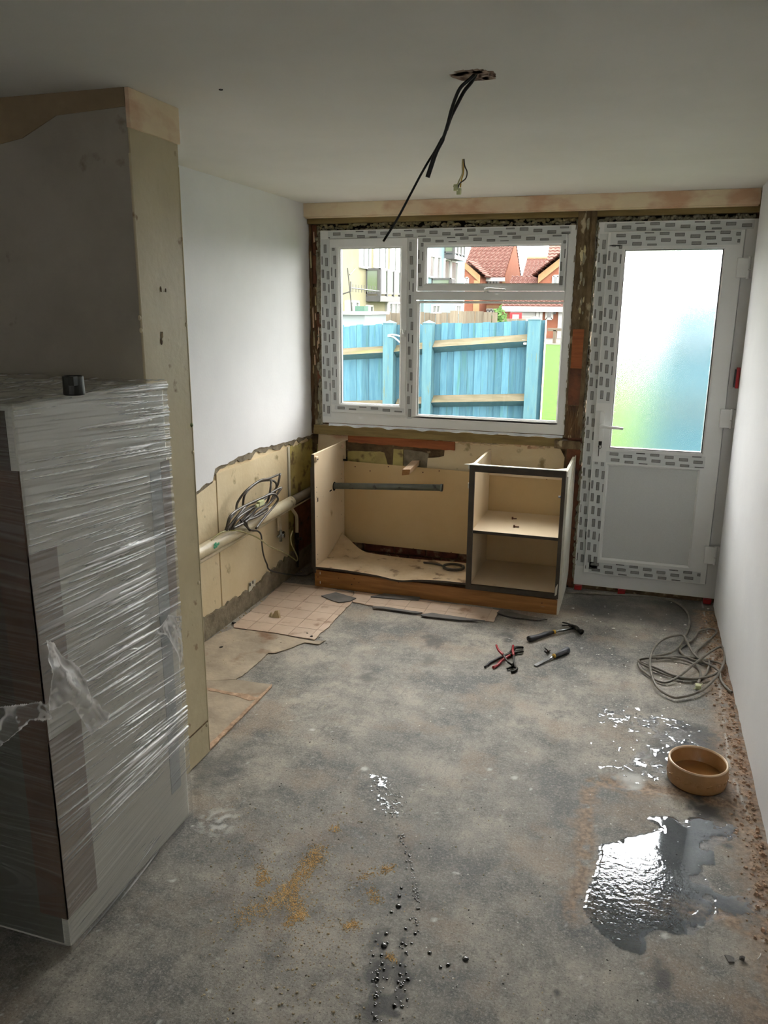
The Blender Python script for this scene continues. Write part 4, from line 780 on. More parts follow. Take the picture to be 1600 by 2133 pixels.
cable('wire', [[onZ(965, 331, H)+Vector((0, 0, .01)), C2(966,348,3.52), C2(965,362,3.52), C2(961,376,3.52), C2(959,390,3.52)]], .0028, 'grip_yellow', parent=CW)
for px, py in ((950,391),(956,399)):
    c = C2(px, py, 3.5); q = MB(); q.box(c.x-.009, c.x+.009, c.y-.008, c.y+.008, c.z-.013, c.z+.013); q.tube([(c.x-.006, c.y-.010, c.z+.004), (c.x-.006, c.y-.014, c.z+.004)], .004, 8); q.build('terminal_block', 'connector', CW, bevel=.003)

# ------------------------------------------------------------------ floor coverings
def clipc(poly, x0, x1, y0, y1):
    for ax, v_, sg in ((0, x0, 1), (0, x1, -1), (1, y0, 1), (1, y1, -1)):
        out = []
        for i in range(len(poly)):
            a, b_ = poly[i-1], poly[i]; ia, ib = (a[ax]-v_)*sg >= 0, (b_[ax]-v_)*sg >= 0
            if ia != ib: t = (v_-a[ax])/(b_[ax]-a[ax]); out.append((a[0]+(b_[0]-a[0])*t, a[1]+(b_[1]-a[1])*t))
            if ib: out.append(b_)
        poly = out
        if len(poly) < 3: return []
    return poly
def rag2(P, amp, step=.02):
    out = []
    for i in range(len(P)):
        a, b_ = P[i], P[(i+1) % len(P)]; L_ = math.hypot(b_[0]-a[0], b_[1]-a[1]); n = max(1, int(L_/step)); nx_, ny_ = (b_[1]-a[1])/(L_+1e-9), -(b_[0]-a[0])/(L_+1e-9)
        for k in range(n):
            o_ = random.uniform(-amp, amp) if k else 0; out.append((a[0]+(b_[0]-a[0])*k/n+nx_*o_, a[1]+(b_[1]-a[1])*k/n+ny_*o_))
    return out
def sheet(name, pix, m_, z, th, label, cat, tiles=None, amp=.003, base='vinyl_joint'):
    P = [F2(*p) for p in pix]
    if tiles:
        c = np.mean(P, 0); root = thing(name, (c[0], c[1], 0), label, cat); R_ = rag2(P, amp)
        q = MB(); q.prism([(x, y, .002) for x, y in R_], (0, 0, th-.001)); q.build('backing', base, root)
        ox, oy, tw = tiles; xs = [p[0] for p in P]; ys = [p[1] for p in P]; i = int((min(xs)-ox)/tw)-1
        while ox+i*tw < max(xs):
            j = int((min(ys)-oy)/tw)-1
            while oy+j*tw < max(ys):
                g = .0015; pc = clipc(R_, ox+i*tw+g, ox+(i+1)*tw-g, oy+j*tw+g, oy+(j+1)*tw-g)
                if len(pc) >= 3:
                    ar = abs(sum(pc[k-1][0]*pc[k][1]-pc[k][0]*pc[k-1][1] for k in range(len(pc))))/2
                    if ar > 2e-5: q = MB(); q.prism([(x, y, .002+th-.001) for x, y in pc], (0, 0, .0018+random.uniform(0, .0006))); q.build('tile', m_, root)
                j += 1
            i += 1
        return root
    q = MB(); q.prism([(x, y, z) for x, y in rag2(P, amp)], (0, 0, th)); return tag(q.build(name, m_), label, cat)
sheet('vinyl_flooring', [(487,1303),(540,1262),(590,1215),(655,1222),(735,1236),(740,1246),(733,1257),(700,1290),(683,1310),(668,1320),(655,1335),(570,1320),(487,1309)], 'vinyl', 0, .004, 'torn patch of pink square-tiled vinyl flooring by the left wall', 'flooring', tiles=(-1.99, 3.62, .118))
sheet('vinyl_strip', [(738,1234),(860,1250),(960,1262),(1040,1273),(1028,1297),(960,1288),(880,1280),(800,1268),(735,1256)], 'vinyl', 0, .004, 'strip of pink tiled vinyl left along the front of the plinth', 'flooring', tiles=(-1.99, 3.62, .118))
sheet('underlay_sheet', [(424,1342),(455,1322),(487,1311),(570,1322),(652,1337),(678,1336),(665,1344),(635,1340),(605,1352),(575,1362),(560,1362),(535,1385),(505,1410),(490,1418),(429,1420)], 'underlay', .002, .004, 'dirty grey-beige flooring layer with a torn curved edge beside the vinyl', 'flooring')
sheet('underlay_corner', [(429,1418),(490,1417),(567,1428),(535,1462),(490,1502),(434,1560),(430,1500)], 'underlay', .002, .003, 'stained triangular flooring remnant beside the nib wall end', 'flooring')
q = MB(); P = [F2(*p) for p in [(567,1428),(566,1434),(437,1566),(432,1558)]]; q.prism([(x, y, .003) for x, y in rag2(P, .002)], (0, 0, .006)); tag(q.build('floor_trim', 'rubble'), 'narrow splintered trim along the stained flooring remnant', 'trim')
q = MB(); P = [F2(*p) for p in [(432,1435),(470,1442),(520,1450),(545,1458),(520,1462),(490,1452),(432,1440)]]; q.prism([(x, y, .0055) for x, y in rag2(P, .003)], (0, 0, .001)); tag(q.build('rust_stain', 'rubble'), 'brown gritty residue ridge across the stained flooring remnant', 'residue')
for pix, lab in (([(669,1245),(700,1238),(742,1250),(730,1256),(706,1259),(690,1254)], 'five-sided loose grey slate-coloured tile piece on the pink vinyl'), ([(772,1247),(800,1240),(845,1245),(875,1248),(872,1254),(830,1252)], 'long narrow grey tile offcut lying against the plinth'), ([(775,1267),(800,1268),(880,1280),(870,1282),(800,1272),(777,1270)], 'thin grey sliver in front of the vinyl strip'), ([(875,1284),(900,1281),(960,1290),(1010,1297),(960,1296),(880,1287)], 'thin grey offcut beside the right end of the vinyl strip'), ([(1035,1280),(1060,1278),(1110,1290),(1140,1294),(1120,1296),(1060,1288)], 'grey chipped sliver at the foot of the plinth right end')):
    sheet('tile_offcut', pix, 'slate_tile', .0085, .005, lab, 'tile piece', amp=.0015)

# ------------------------------------------------------------------ puddle and drops
xs = np.arange(min(p[0] for p in PUD)-.02, max(p[0] for p in PUD)+.02, .004); ys = np.arange(min(p[1] for p in PUD)-.02, max(p[1] for p in PUD)+.02, .004); U, V = np.meshgrid(xs, ys)
s = sdf(U, V, PUD)+(fbm(U*28, V*28, 11)-.5)*.03; isl = np.clip((fbm(U*22, V*22, 71)-.5)*6, 0, 1)*np.clip((U-.15)*9, 0, 1); s = s-isl*.05
rp_ = np.clip((2.34-V)/.12+(fbm(U*7, V*7, 81)-.5)*2, .04, 1)
grid_mesh(U, V, .0010+.0022*np.clip(s/.012, 0, 1), 'water_puddle', 'water', keep=(s > -.001), attrs=dict(ripple=rp_)); tag(bpy.data.objects['water_puddle'], 'large shiny water puddle on the floor in front of the bowl', 'puddle')
xs = np.arange(min(p[0] for p in PUD2)-.03, max(p[0] for p in PUD2)+.03, .004); ys = np.arange(min(p[1] for p in PUD2)-.03, max(p[1] for p in PUD2)+.03, .004); U, V = np.meshgrid(xs, ys)
s = (fbm(U*45, V*45, 91, 3)-.56)+np.clip(sdf(U, V, PUD2), -.1, 0)*2
grid_mesh(U, V, .0010+.002*np.clip(s*8, 0, 1), 'water_splash', 'water', keep=(s > 0), attrs=dict(ripple=U*0+1)); tag(bpy.data.objects['water_splash'], 'scattered shiny water splashes between the bowl and the floor cable', 'water', kind='stuff')
SP3 = [F2(*p) for p in [(776,1618),(792,1616),(800,1640),(812,1668),(822,1690),(808,1692),(790,1662),(778,1640)]]
xs = np.arange(min(p[0] for p in SP3)-.03, max(p[0] for p in SP3)+.03, .003); ys = np.arange(min(p[1] for p in SP3)-.03, max(p[1] for p in SP3)+.03, .003); U, V = np.meshgrid(xs, ys)
s = (fbm(U*70, V*70, 131, 3)-.50)+np.clip(sdf(U, V, SP3), -.1, 0)*6
grid_mesh(U, V, .0010+.002*np.clip(s*8, 0, 1), 'water_splash', 'water', keep=(s > 0), attrs=dict(ripple=U*0+1)); tag(bpy.data.objects['water_splash.001'], 'small shiny wet smear at the top of the drop trail mid floor', 'water', kind='stuff')
dr = MB()
def drop(px, py, r):
    x, y = F2(px, py); dr.lathe([(r*1.0, .0005), (r*.8, r*.28), (r*.4, r*.42), (0.0001, r*.45)], (x, y, .001), 8)
path = [(785,1625),(800,1660),(815,1690),(830,1730),(842,1755),(850,1790),(860,1820),(868,1860),(865,1900),(870,1940)]
for i in range(len(path)-1):
    for k in range(11):
        t = random.random(); drop(path[i][0]+(path[i+1][0]-path[i][0])*t+random.gauss(0, 5), path[i][1]+(path[i+1][1]-path[i][1])*t, random.uniform(.0015, .0038))
for k in range(60): drop(random.gauss(825, 14), random.uniform(1630, 1700), random.uniform(.0015, .003))
for px, py, r in [(830,1888,.009),(800,1970,.009),(805,1945,.006),(838,1965,.005),(895,1985,.006),(970,1998,.009),(933,2010,.006),(918,2015,.005),(845,1935,.005),(836,1850,.005),(832,1867,.006),(850,2040,.006),(846,1985,.005),(815,1900,.005),(865,1945,.005),(785,2040,.007),(795,1990,.005),(783,2075,.006),(822,2095,.006)]: drop(px, py, r)
for k in range(70): t = random.random(); drop(random.choice([788, 838])+random.gauss(0, 10), 1960+t*170, random.uniform(.0015, .0045))
tag(dr.build('water_drops', mat('drop_dark', (50, 50, 50), rough=.05, spec=1), smooth=True), 'trail of small dark water drops down the middle of the floor', 'water drops', kind='stuff')

# ------------------------------------------------------------------ dog bowl
bz = onZ(1455, 1585, .080); bc = (bz.x, bz.y, .0015); Rb = .1125
rl = onZ(1393, 1588, .08); rr_ = onZ(1516, 1592, .08); Rb = min(.118, (rr_-rl).length/2)
BO = thing('dog_bowl', (bc[0], bc[1], 0), 'round tan glazed stoneware dog bowl with a pale rim', 'bowl')
q = MB(); q.lathe([(0.0001, .004), (Rb-.012, .004), (Rb-.006, 0), (Rb-.002, .006), (Rb, .020), (Rb-.001, .074), (Rb-.003, .080)], bc, 56); q.lathe([(Rb-.009, .080), (Rb-.012, .070), (Rb-.014, .018), (Rb-.024, .010), (.0001, .010)], bc, 56); q.build('body', 'bowl_glaze', BO, smooth=True)
q = MB(); q.lathe([(Rb-.0015, .078), (Rb-.003, .082), (Rb-.006, .0832), (Rb-.009, .082), (Rb-.0105, .077)], bc, 56); q.build('rim', 'bowl_rim', BO, smooth=True)
for k in range(9):   # embossed bone / paw roundels
    a = -math.pi/2-1.45+k*.36; q = MB(); ca, sa = math.cos(a), math.sin(a)
    def S(u_, v_, d=.0012): return (bc[0]+(Rb-.001+d)*math.cos(a+u_/Rb), bc[1]+(Rb-.001+d)*math.sin(a+u_/Rb), bc[2]+.038+v_)
    if k % 2 == 0: q.tube([S(.012*math.cos(t), .012*math.sin(t), .0) for t in np.linspace(0, 6.28, 18)], .0016, 6); q.tube([S(-.004, -.002, 0), S(.004, .003, 0)], .003, 6)
    else: q.tube([S(-.010, -.004, 0), S(.010, .005, 0)], .0028, 6); [q.tube([S(sx*.010+.001, sx*.0045+e, -.001), S(sx*.010+.001, sx*.0045+e, .0005)], .0035, 6) for sx in (-1, 1) for e in (-.003, .003)]
    q.build('embossed_motif', 'bowl_glaze', BO, smooth=True)
q = MB(); q.lathe([(.0001, .026), (Rb-.0142, .026)], bc, 48); 
m, nt, b__ = nodes('bowl_water'); b__.inputs['Base Color'].default_value = lin((150, 104, 58)); b__.inputs['Roughness'].default_value = .03; b__.inputs['Specular IOR Level'].default_value = .9
tag(q.build('bowl_water', 'bowl_water'), 'still shallow water inside the tan dog bowl', 'water')

# ------------------------------------------------------------------ tools
def Tz(zx, zy, z): return onZ(1000+zx*.14375, 1270+zy*.14375, z)
HM = thing('claw_hammer', tuple(Tz(1000, 350, 0)), 'claw hammer with black rubber grip and yellow collar lying on the floor', 'hammer')
a, b_, c, d = Tz(705, 425, .017), Tz(860, 385, .016), Tz(950, 350, .015), Tz(1060, 325, .015)
q = MB(); q.tube([a, a.lerp(b_, .12), b_, c, d], [.0165, .0175, .014, .0150, .0105], 14, flat=.85); q.build('grip', 'grip_black', HM, smooth=True)
q = MB(); q.tube([d, Tz(1085, 320, .015)], .0115, 12); q.build('collar', 'grip_yellow', HM, smooth=True)
h1 = Tz(1340, 270, .016); q = MB(); q.tube([d, h1], .0065, 10); q.build('shaft', 'steel', HM, smooth=True)
q = MB(); n1 = Tz(1395, 262, .016); fc = Tz(1462, 315, .018)
q.tube([Tz(1320, 235, .016), n1, Tz(1425, 290, .017)], [.011, .013, .010], 10); q.tube([Tz(1420, 295, .017), fc], [.009, .0135], 12); q.tube([fc, fc+(fc-Tz(1440, 300, .018)).normalized()*.008], .0145, 14)
q.tube(crom([Tz(1340, 245, .018), Tz(1280, 205, .026), Tz(1190, 182, .030)], 5), [.008]*5+[.006]*5+[.003], 8, flat=.6); q.tube(crom([Tz(1340, 255, .012), Tz(1280, 230, .012), Tz(1185, 232, .010)], 5), [.008]*5+[.006]*5+[.003], 8, flat=.6)
q.build('head', 'dark_steel', HM, smooth=True)
CH = thing('wood_chisel', tuple(Tz(1100, 660, 0)), 'wood chisel with dark grey handle and yellow ring beside a small metal clip', 'chisel')
a, b_ = Tz(1280, 575, .017), Tz(1085, 668, .014); q = MB(); q.tube([a, a.lerp(b_, .05), a.lerp(b_, .35), a.lerp(b_, .7), b_], [.012, .0165, .0155, .0125, .0095], 14); q.build('handle', 'grip_grey', CH, smooth=True)
q = MB(); q.tube([b_, Tz(1062, 675, .013)], .0115, 12); q.build('ring', 'grip_yellow', CH, smooth=True)
e0, e1, e2 = Tz(1062, 675, .012), Tz(1015, 705, .009), Tz(800, 818, .003); dr_ = (e2-e1).normalized(); sd_ = Vector((-dr_.y, dr_.x, 0))*.0085
q = MB(); q.tube([e0, e1], .0045, 8); q.prism([e1-sd_, e2-sd_, e2+sd_, e1+sd_], (0, 0, .0045)); q.build('blade', 'steel', CH)
P1 = thing('pump_pliers', tuple(Tz(430, 700, 0)), 'water pump pliers with spread red handles, jaws pointing towards the camera', 'pliers')
q = MB(); q.tube(crom([Tz(238, 515, .034), Tz(265, 580, .034), Tz(335, 655, .030)], 5), [.0055]*5+[.0065]*6, 8); q.build('handle_grip', 'grip_red', P1, smooth=True)
q = MB(); q.tube(crom([Tz(480, 520, .034), Tz(475, 590, .034), Tz(490, 665, .030)], 5), [.0055]*5+[.0065]*6, 8); q.build('handle_grip', 'grip_red', P1, smooth=True)
q = MB(); q.tube(crom([Tz(335, 655, .030), Tz(400, 750, .022), Tz(460, 800, .013), Tz(535, 850, .008)], 5), .0050, 8); q.tube(crom([Tz(490, 665, .030), Tz(492, 760, .020), Tz(500, 820, .012), Tz(440, 835, .009), Tz(395, 858, .008)], 5), .0050, 8); q.tube(crom([Tz(535, 850, .009), Tz(515, 880, .008), Tz(450, 902, .007)], 4), [.007]*8+[.004], 8); q.tube([Tz(470, 800, .010), Tz(470, 800, .024)], .008, 10)
q.build('jaws', 'dark_steel', P1, smooth=True)
P2 = thing('slip_joint_pliers', tuple(Tz(400, 660, 0)), 'second pliers lying under the first, one handle black and one red, jaws towards cabinet', 'pliers')
q = MB(); q.tube(crom([Tz(68, 832, .007), Tz(140, 770, .008), Tz(230, 725, .009), Tz(330, 680, .010)], 5), [.005]*5+[.0065]*11, 8); q.build('handle_grip', 'grip_black', P2, smooth=True)
q = MB(); q.tube(crom([Tz(190, 838, .007), Tz(270, 790, .008), Tz(330, 725, .009), Tz(430, 665, .010)], 5), [.0075]*5+[.0075]*11, 8); q.build('handle_grip', 'grip_red', P2, smooth=True)
q = MB(); q.tube(crom([Tz(330, 680, .011), Tz(420, 640, .012), Tz(500, 560, .012), Tz(545, 545, .012), Tz(630, 548, .010)], 5), [.009]*10+[.008]*10+[.004], 8); q.tube(crom([Tz(430, 665, .010), Tz(480, 640, .011), Tz(540, 615, .011), Tz(630, 605, .009)], 5), [.009]*10+[.007]*5+[.004], 8); q.build('jaws', 'dark_steel', P2, smooth=True)
q = MB(); q.tube([Tz(935, 550, .016), Tz(985, 595, .006)], .003, 6); q.tube([Tz(935, 600, .012), Tz(975, 635, .006), Tz(1015, 590, .008)], .004, 6); q.tube([Tz(985, 610, .0), Tz(985, 610, .012)], .006, 8); tag(q.build('metal_clip', 'dark_steel', smooth=True), 'small bent metal clip on the floor next to the chisel collar', 'clip')

# ------------------------------------------------------------------ floor cable
def Tc(zx, zy, z=.008): return onZ(1000+zx*.375, 1230+zy*.375, z)
A = [(480,12,.006),(560,14,.006),(700,22,.006),(860,27,.006),(980,38,.007),(1080,62,.008),(1150,120,.010),(1162,190,.012),(1120,290,.018),(1060,345,.016),(950,368,.014),(885,388,.012),(900,440,.012),(1010,510,.010),(1100,480,.020),(1200,400,.030),(1310,322,.034),(1350,322,.030),(1358,385,.026),(1320,470,.022),(1230,555,.018),(1120,592,.014),(1060,588,.014),(980,530,.020),(945,420,.030),(960,330,.036),(1020,270,.038),(1120,248,.036),(1150,285,.034),(1180,340,.028),(1225,385,.020),(1275,400,.016),(1240,480,.010),(1130,492,.010),(1000,455,.012),(890,400,.018),(900,380,.020),(1000,372,.016),(1100,380,.014),(1190,410,.012),(1225,460,.012),(1210,520,.014)]
B = [(1240,405,.010),(1140,365,.010),(1112,320,.012),(1180,275,.012),(1215,228,.014),(1285,212,.014),(1312,235,.014),(1245,300,.012),(1200,345,.012),(1215,382,.014),(1320,440,.022),(1340,500,.014),(1375,545,.010),(1400,565,.012)]
C_ = [(890,395,.022),(1000,440,.020),(1120,485,.018),(1240,485,.018),(1330,450,.014),(1345,410,.012),(1250,385,.012),(1120,368,.012),(980,378,.012)]
cable('floor_cable', [[Tc(*p) for p in A], [Tc(*p) for p in B], [Tc(*p) for p in C_]], .0058, 'cable_floor', 'grey flat cable coiled in loose loops on the floor by the right wall')
c = Tc(1212, 530, .014); q = MB(); q.box(c.x-.012, c.x+.012, c.y-.016, c.y+.012, .002, .022); q.tube([(c.x+.010, c.y+.01, .014), (c.x+.02, c.y+.03, .014)], .003, 6); q.tube([(c.x-.008, c.y-.015, .012), (c.x-.02, c.y-.03, .010)], .003, 6); tag(q.build('terminal_connector', 'connector', bevel=.002), 'pale green terminal connector on the end of the floor cable', 'terminal block')

# ------------------------------------------------------------------ debris
def chip(mb, x, y, s_, z0=.0, h=.35):
    n = random.randint(4, 6); a0 = random.random()*6.28; t = [(x+s_*random.uniform(.5, 1)*math.cos(a0+2*math.pi*k/n), y+s_*random.uniform(.4, 1)*math.sin(a0+2*math.pi*k/n)) for k in range(n)]
    hh = s_*h*random.uniform(.5, 1.4); dx, dy = random.uniform(-.3, .3)*s_, random.uniform(-.3, .3)*s_
    mb.add([(a, b_, z0) for a, b_ in t]+[(x+(a-x)*.6+dx, y+(b_-y)*.6+dy, z0+hh) for a, b_ in t], [tuple(range(n, 2*n))]+[(k, (k+1) % n, n+(k+1) % n, n+k) for k in range(n)])
r1 = MB()
for k in range(950):
    y = random.uniform(1.9, 4.6); x = XRW-.005-abs(random.gauss(0, .038)); chip(r1, x, y, random.choice([.002, .003, .004, .005, .009]), 0, .7)
for px, py, s_ in [(1555,1602,.016),(1550,1570,.010),(1540,1545,.010),(1580,1730,.014),(1588,1780,.013),(1575,1745,.010),(1530,1475,.012),(1525,1490,.010),(1512,1430,.012),(1593,1690,.010)]: x, y = F2(px, py); chip(r1, min(x, XRW-.012), y, s_, 0, .9)
tag(r1.build('plaster_rubble', 'rubble'), 'line of crumbled pinkish plaster along the foot of the right wall', 'rubble', kind='stuff')
w1_ = MB()
for k in range(210): x, y = F2(random.uniform(430, 1560), random.uniform(1290, 2100)); chip(w1_, x, y, random.choice([.0015, .002, .0025, .003, .004]), 0, .15)
for k in range(60): x, y = F2(random.uniform(1180, 1480), random.uniform(1255, 1480)); chip(w1_, x, y, random.choice([.0025, .003, .005, .007]), 0, .3)
for px, py, s_ in [(1194,1267,.013),(1278,1309,.013),(1428,1302,.014),(1335,1290,.005),(1240,1288,.006),(1475,1268,.010),(1500,1400,.008),(1385,1312,.008),(1243,1363,.006)]: x, y = F2(px, py); chip(w1_, x, y, s_, 0, .3)
tag(w1_.build('paint_flakes', 'chip_white'), 'scattered small white paint and plaster flakes over the floor', 'flakes', kind='stuff')
w2_ = MB()
for k in range(520): x, y = F2(random.uniform(420, 760), random.uniform(1680, 2130)); chip(w2_, x, y, random.choice([.0018, .0025, .0035, .005]), 0, .5)
for k in range(320): x, y = F2(random.uniform(420, 1150), random.uniform(1650, 2130)); chip(w2_, x, y, random.choice([.0015, .0025, .0035]), 0, .5)
for k in range(160): x, y = F2(random.uniform(430, 700), random.uniform(1300, 1560)); chip(w2_, x, y, random.choice([.001, .002, .003]), .006 if x < -1.3 and y > 3 else 0, .5)
for k in range(120): y = random.uniform(2.5, 4.5); chip(w2_, -2.0+abs(random.gauss(0, .025)), y, random.choice([.003, .004, .007]), .0, .6)
for k in range(60): x = random.uniform(-1.75, -.9); chip(w2_, x, random.uniform(4.27, 4.6), random.choice([.002, .003, .004]), .136, .5)
tag(w2_.build('wood_chips', 'chip_cream'), 'scattered cream crumbs and wood chips across the floor', 'chips', kind='stuff')
w3_ = MB()
for k in range(170): x, y = F2(random.uniform(430, 1450), random.uniform(1280, 2120)); chip(w3_, x, y, random.choice([.0015, .0025, .004]), 0, .4)
for px, py, s_ in [(460,1350,.016),(520,1276,.005),(640,1322,.010),(585,1341,.005),(533,1329,.006),(487,1300,.020),(648,1329,.014),(680,1342,.005),(1300,1387,.006),(1545,2000,.012),(665,1330,.006)]: x, y = F2(px, py); chip(w3_, x, y, s_, .004, .5)
tag(w3_.build('dark_debris', 'dark_chip'), 'small dark bits of debris scattered over the floor', 'debris', kind='stuff')
sw = MB()
def saw(path, w_, n, sz=(.0012, .003)):
    for k in range(n):
        i = random.randrange(len(path)-1); t = random.random(); a, b_ = path[i], path[i+1]
        x, y = F2(a[0]+(b_[0]-a[0])*t+random.gauss(0, w_), a[1]+(b_[1]-a[1])*t+random.gauss(0, w_*.8)); chip(sw, x, y, random.uniform(*sz), 0, .8)
saw([(670,1768),(650,1790),(635,1815),(610,1845),(590,1862),(560,1885)], 11, 1300); saw([(600,1860),(615,1890),(620,1880)], 13, 420); saw([(595,1930),(620,1905),(635,1905)], 6, 350); saw([(540,1805),(555,1830),(535,1840)], 7, 240); saw([(500,1920),(530,1890),(560,1900)], 14, 350)
saw([(690,1730),(705,1725)], 5, 80); saw([(750,1830),(795,1812),(820,1808)], 6, 240); saw([(720,1930),(740,1925)], 7, 160); saw([(770,1850),(785,1880)], 8, 140); saw([(810,1990),(825,2000)], 5, 90); saw([(520,1780),(700,1900),(560,1960)], 60, 700, (.0012, .0022))
tag(sw.build('sawdust', 'sawdust'), 'yellow sawdust streaks on the floor right of the wrapped appliance', 'sawdust', kind='stuff')
x, y = F2(572, 1288); q = MB(); q.prism([(x-.035, y, .008), (x-.015, y-.012, .008), (x-.025, y+.004, .030)], (.008, .006, 0)); q.prism([(x-.015, y-.010, .007), (x+.03, y-.006, .007), (x+.018, y+.008, .045), (x-.002, y+.01, .040)], (.004, .012, 0)); tag(q.build('torn_card_piece', 'chip_cream'), 'small curled torn brown piece standing on the pink vinyl', 'debris')
x, y = F2(1520, 1998); q = MB(); q.prism([(x-.012, y+.008, 0), (x-.004, y-.014, 0), (x+.010, y-.010, 0), (x+.012, y+.004, 0), (x, y+.010, 0)], (0, 0, .004)); tag(q.build('slate_chip', 'slate_tile'), 'flat grey chip at the lower right of the puddle', 'debris')
x, y = F2(1583, 1995); q = MB(); q.tube(crom([(x-.008, y-.012, .003), (x, y, .006), (x+.004, y+.014, .003)], 4), .0012, 5); tag(q.build('wood_sliver', 'chip_white'), 'thin pale curved sliver on the floor at the lower right', 'debris')
# ================================================================== OUTDOORS
GZ = -.12
q = MB(); q.box(-60, 60, 5.0, 41.5, GZ-.1, GZ); LW = struct(q.build('lawn', 'grass'))
q = MB(); q.box(-60, 60, 41.5, 90, GZ-.1, GZ+.01); struct(q.build('path', 'path'))
q = MB(); q.box(-3.2, .15, 5.0, 8.4, GZ, GZ+.02); struct(q.build('yard_paving', 'path'))
def fence(name, label, x0, x1, y, top, posts, rails, bw=.076, m_='fence_blue', group=None):
    root = thing(name, ((x0+x1)/2, y, GZ), label, 'fence')
    x = x0; k = 0
    while x < x1-.01:
        e = min(x+bw-.003, x1); q = MB(); t = top(x)+random.uniform(-.010, .010); yo = random.uniform(0, .012)
        q.add([(x, y+.06+yo, GZ), (e, y+.06+yo+.008, GZ), (e, y+.075+yo+.008, GZ), (x, y+.075+yo, GZ), (x, y+.06+yo, t), (e, y+.06+yo+.008, t+.004), (e, y+.075+yo+.008, t+.004), (x, y+.075+yo, t)], [(0,3,2,1),(4,5,6,7),(0,1,5,4),(1,2,6,5),(2,3,7,6),(3,0,4,7)])
        q.build('board', m_, root); x += bw; k += 1
    for px_, w_ in posts:
        q = MB(); t = top(px_)+.01; q.box(px_-w_/2, px_+w_/2, y-.075, y+.055, GZ, t); q.add([(px_-w_/2-.01, y-.085, t), (px_+w_/2+.01, y-.085, t), (px_+w_/2+.01, y+.065, t), (px_-w_/2-.01, y+.065, t), (px_, y, t+.035)], [(0, 1, 4), (1, 2, 4), (2, 3, 4), (3, 0, 4), (0, 3, 2, 1)]); q.build('post', 'fence_teal', root, bevel=.004)
    for (xa, za, xb, zb_) in rails:
        q = MB(); A_ = [(xa, y+.058, za+.055), (xa, y-.055, za-.012), (xa, y+.058, za-.075)]; B_ = [(xb, y+.058, zb_+.055), (xb, y-.055, zb_-.012), (xb, y+.058, zb_-.075)]
        q.add(A_+B_, [(0, 1, 4, 3), (0, 3, 5, 2), (0, 2, 1), (3, 4, 5)], 0); q.add(A_+B_, [(1, 2, 5, 4)], 1); q.build('rail', ['arris_weathered', 'fence_teal'], root)
    return root
topf = lambda x: float(np.interp(x, [-5, -3.26, -2.67, -2.24, -1.14, -.99], [1.40, 1.45, 1.48, 1.485, 1.535, 1.54]))
fence('garden_fence', 'weathered turquoise-blue board fence behind the window, with posts and arris rails', -5.0, -.992, 8.6, topf, [(-2.68, .12), (-2.235, .105), (-1.095, .125)],
      [(-4.8, 1.03, -2.74, 1.185), (-2.62, 1.195, -2.29, 1.235), (-2.18, 1.255, -1.16, 1.340), (-2.6, .60, -2.29, .64), (-2.18, .655, -1.16, .715), (-4.8, .45, -2.74, .58)])
q = MB(); q.box(-.990, -.982, 8.63, 8.70, GZ, 1.54); q.build('board_edge', 'batten_wood', bpy.data.objects['garden_fence'])
q = MB(); q.box(-1.20, -1.165, 8.57, 8.58, 1.29, 1.34); q.box(-1.215, -1.15, 8.57, 8.58, 1.325, 1.342); q.build('hook', 'white_trim', bpy.data.objects['garden_fence'])
q = MB(); q.tube(crom([(-2.70, 8.54, 1.36), (-2.60, 8.50, 1.37), (-2.50, 8.50, 1.33), (-2.46, 8.50, 1.20), (-2.44, 8.5, .9), (-2.44, 8.5, .45)], 6), .008, 6); q.tube(crom([(-2.70, 8.54, 1.35), (-2.60, 8.50, 1.34), (-2.48, 8.50, 1.22), (-2.46, 8.5, 1.05)], 6), .008, 6); tag(q.build('garden_string', 'white_trim'), 'white string tied round the fence post seen through left pane', 'string')
fx = onY(1350, 760, 8.6).x
fence('garden_fence', 'blue board fence blurred behind the frosted door glass', fx, 3.4, 8.6, lambda x: 2.05, [(fx+.06, .12), (2.0, .12)], [(fx+.12, 1.35, 1.94, 1.35), (fx+.12, .7, 1.94, .7), (2.06, 1.35, 3.4, 1.35)], bw=.095)
# grey fence further back
def gfence(px0, px1, Y, pyt, name_label, bw):
    a, b_ = onY(px0, pyt, Y), onY(px1, pyt, Y); root = thing('grey_fence', (a.x, Y, GZ), name_label, 'fence'); x = a.x; k = 0
    while x < b_.x:
        q = MB(); q.box(x, min(x+bw*.93, b_.x), Y+(k % 2)*.02, Y+.03+(k % 2)*.02, GZ, a.z+random.uniform(-.02, .02)); q.build('board', 'fence_grey', root); x += bw; k += 1
gfence(758, 945, 19, 650, 'long weathered grey picket fence in front of the flats', .14)
gfence(938, 1036, 18, 648.5, 'weathered grey panel fence in front of the brick house', .19)
gfence(1045, 1095, 26, 663.5, 'low brownish fence by the garage', .16)
a, b_ = onY(706, 655, 16.5), onY(760, 655, 16.5); q = MB(); q.box(a.x, b_.x, 16.5, 18, GZ, a.z); SHD = tag(q.build('garden_store', 'shed_white'), 'pale blue-white garden store behind the blue fence at left', 'shed'); q = MB(); q.box(a.x-.05, b_.x+.05, 16.4, 18.1, a.z, a.z+.06); q.build('roof', 'white_trim', SHD)
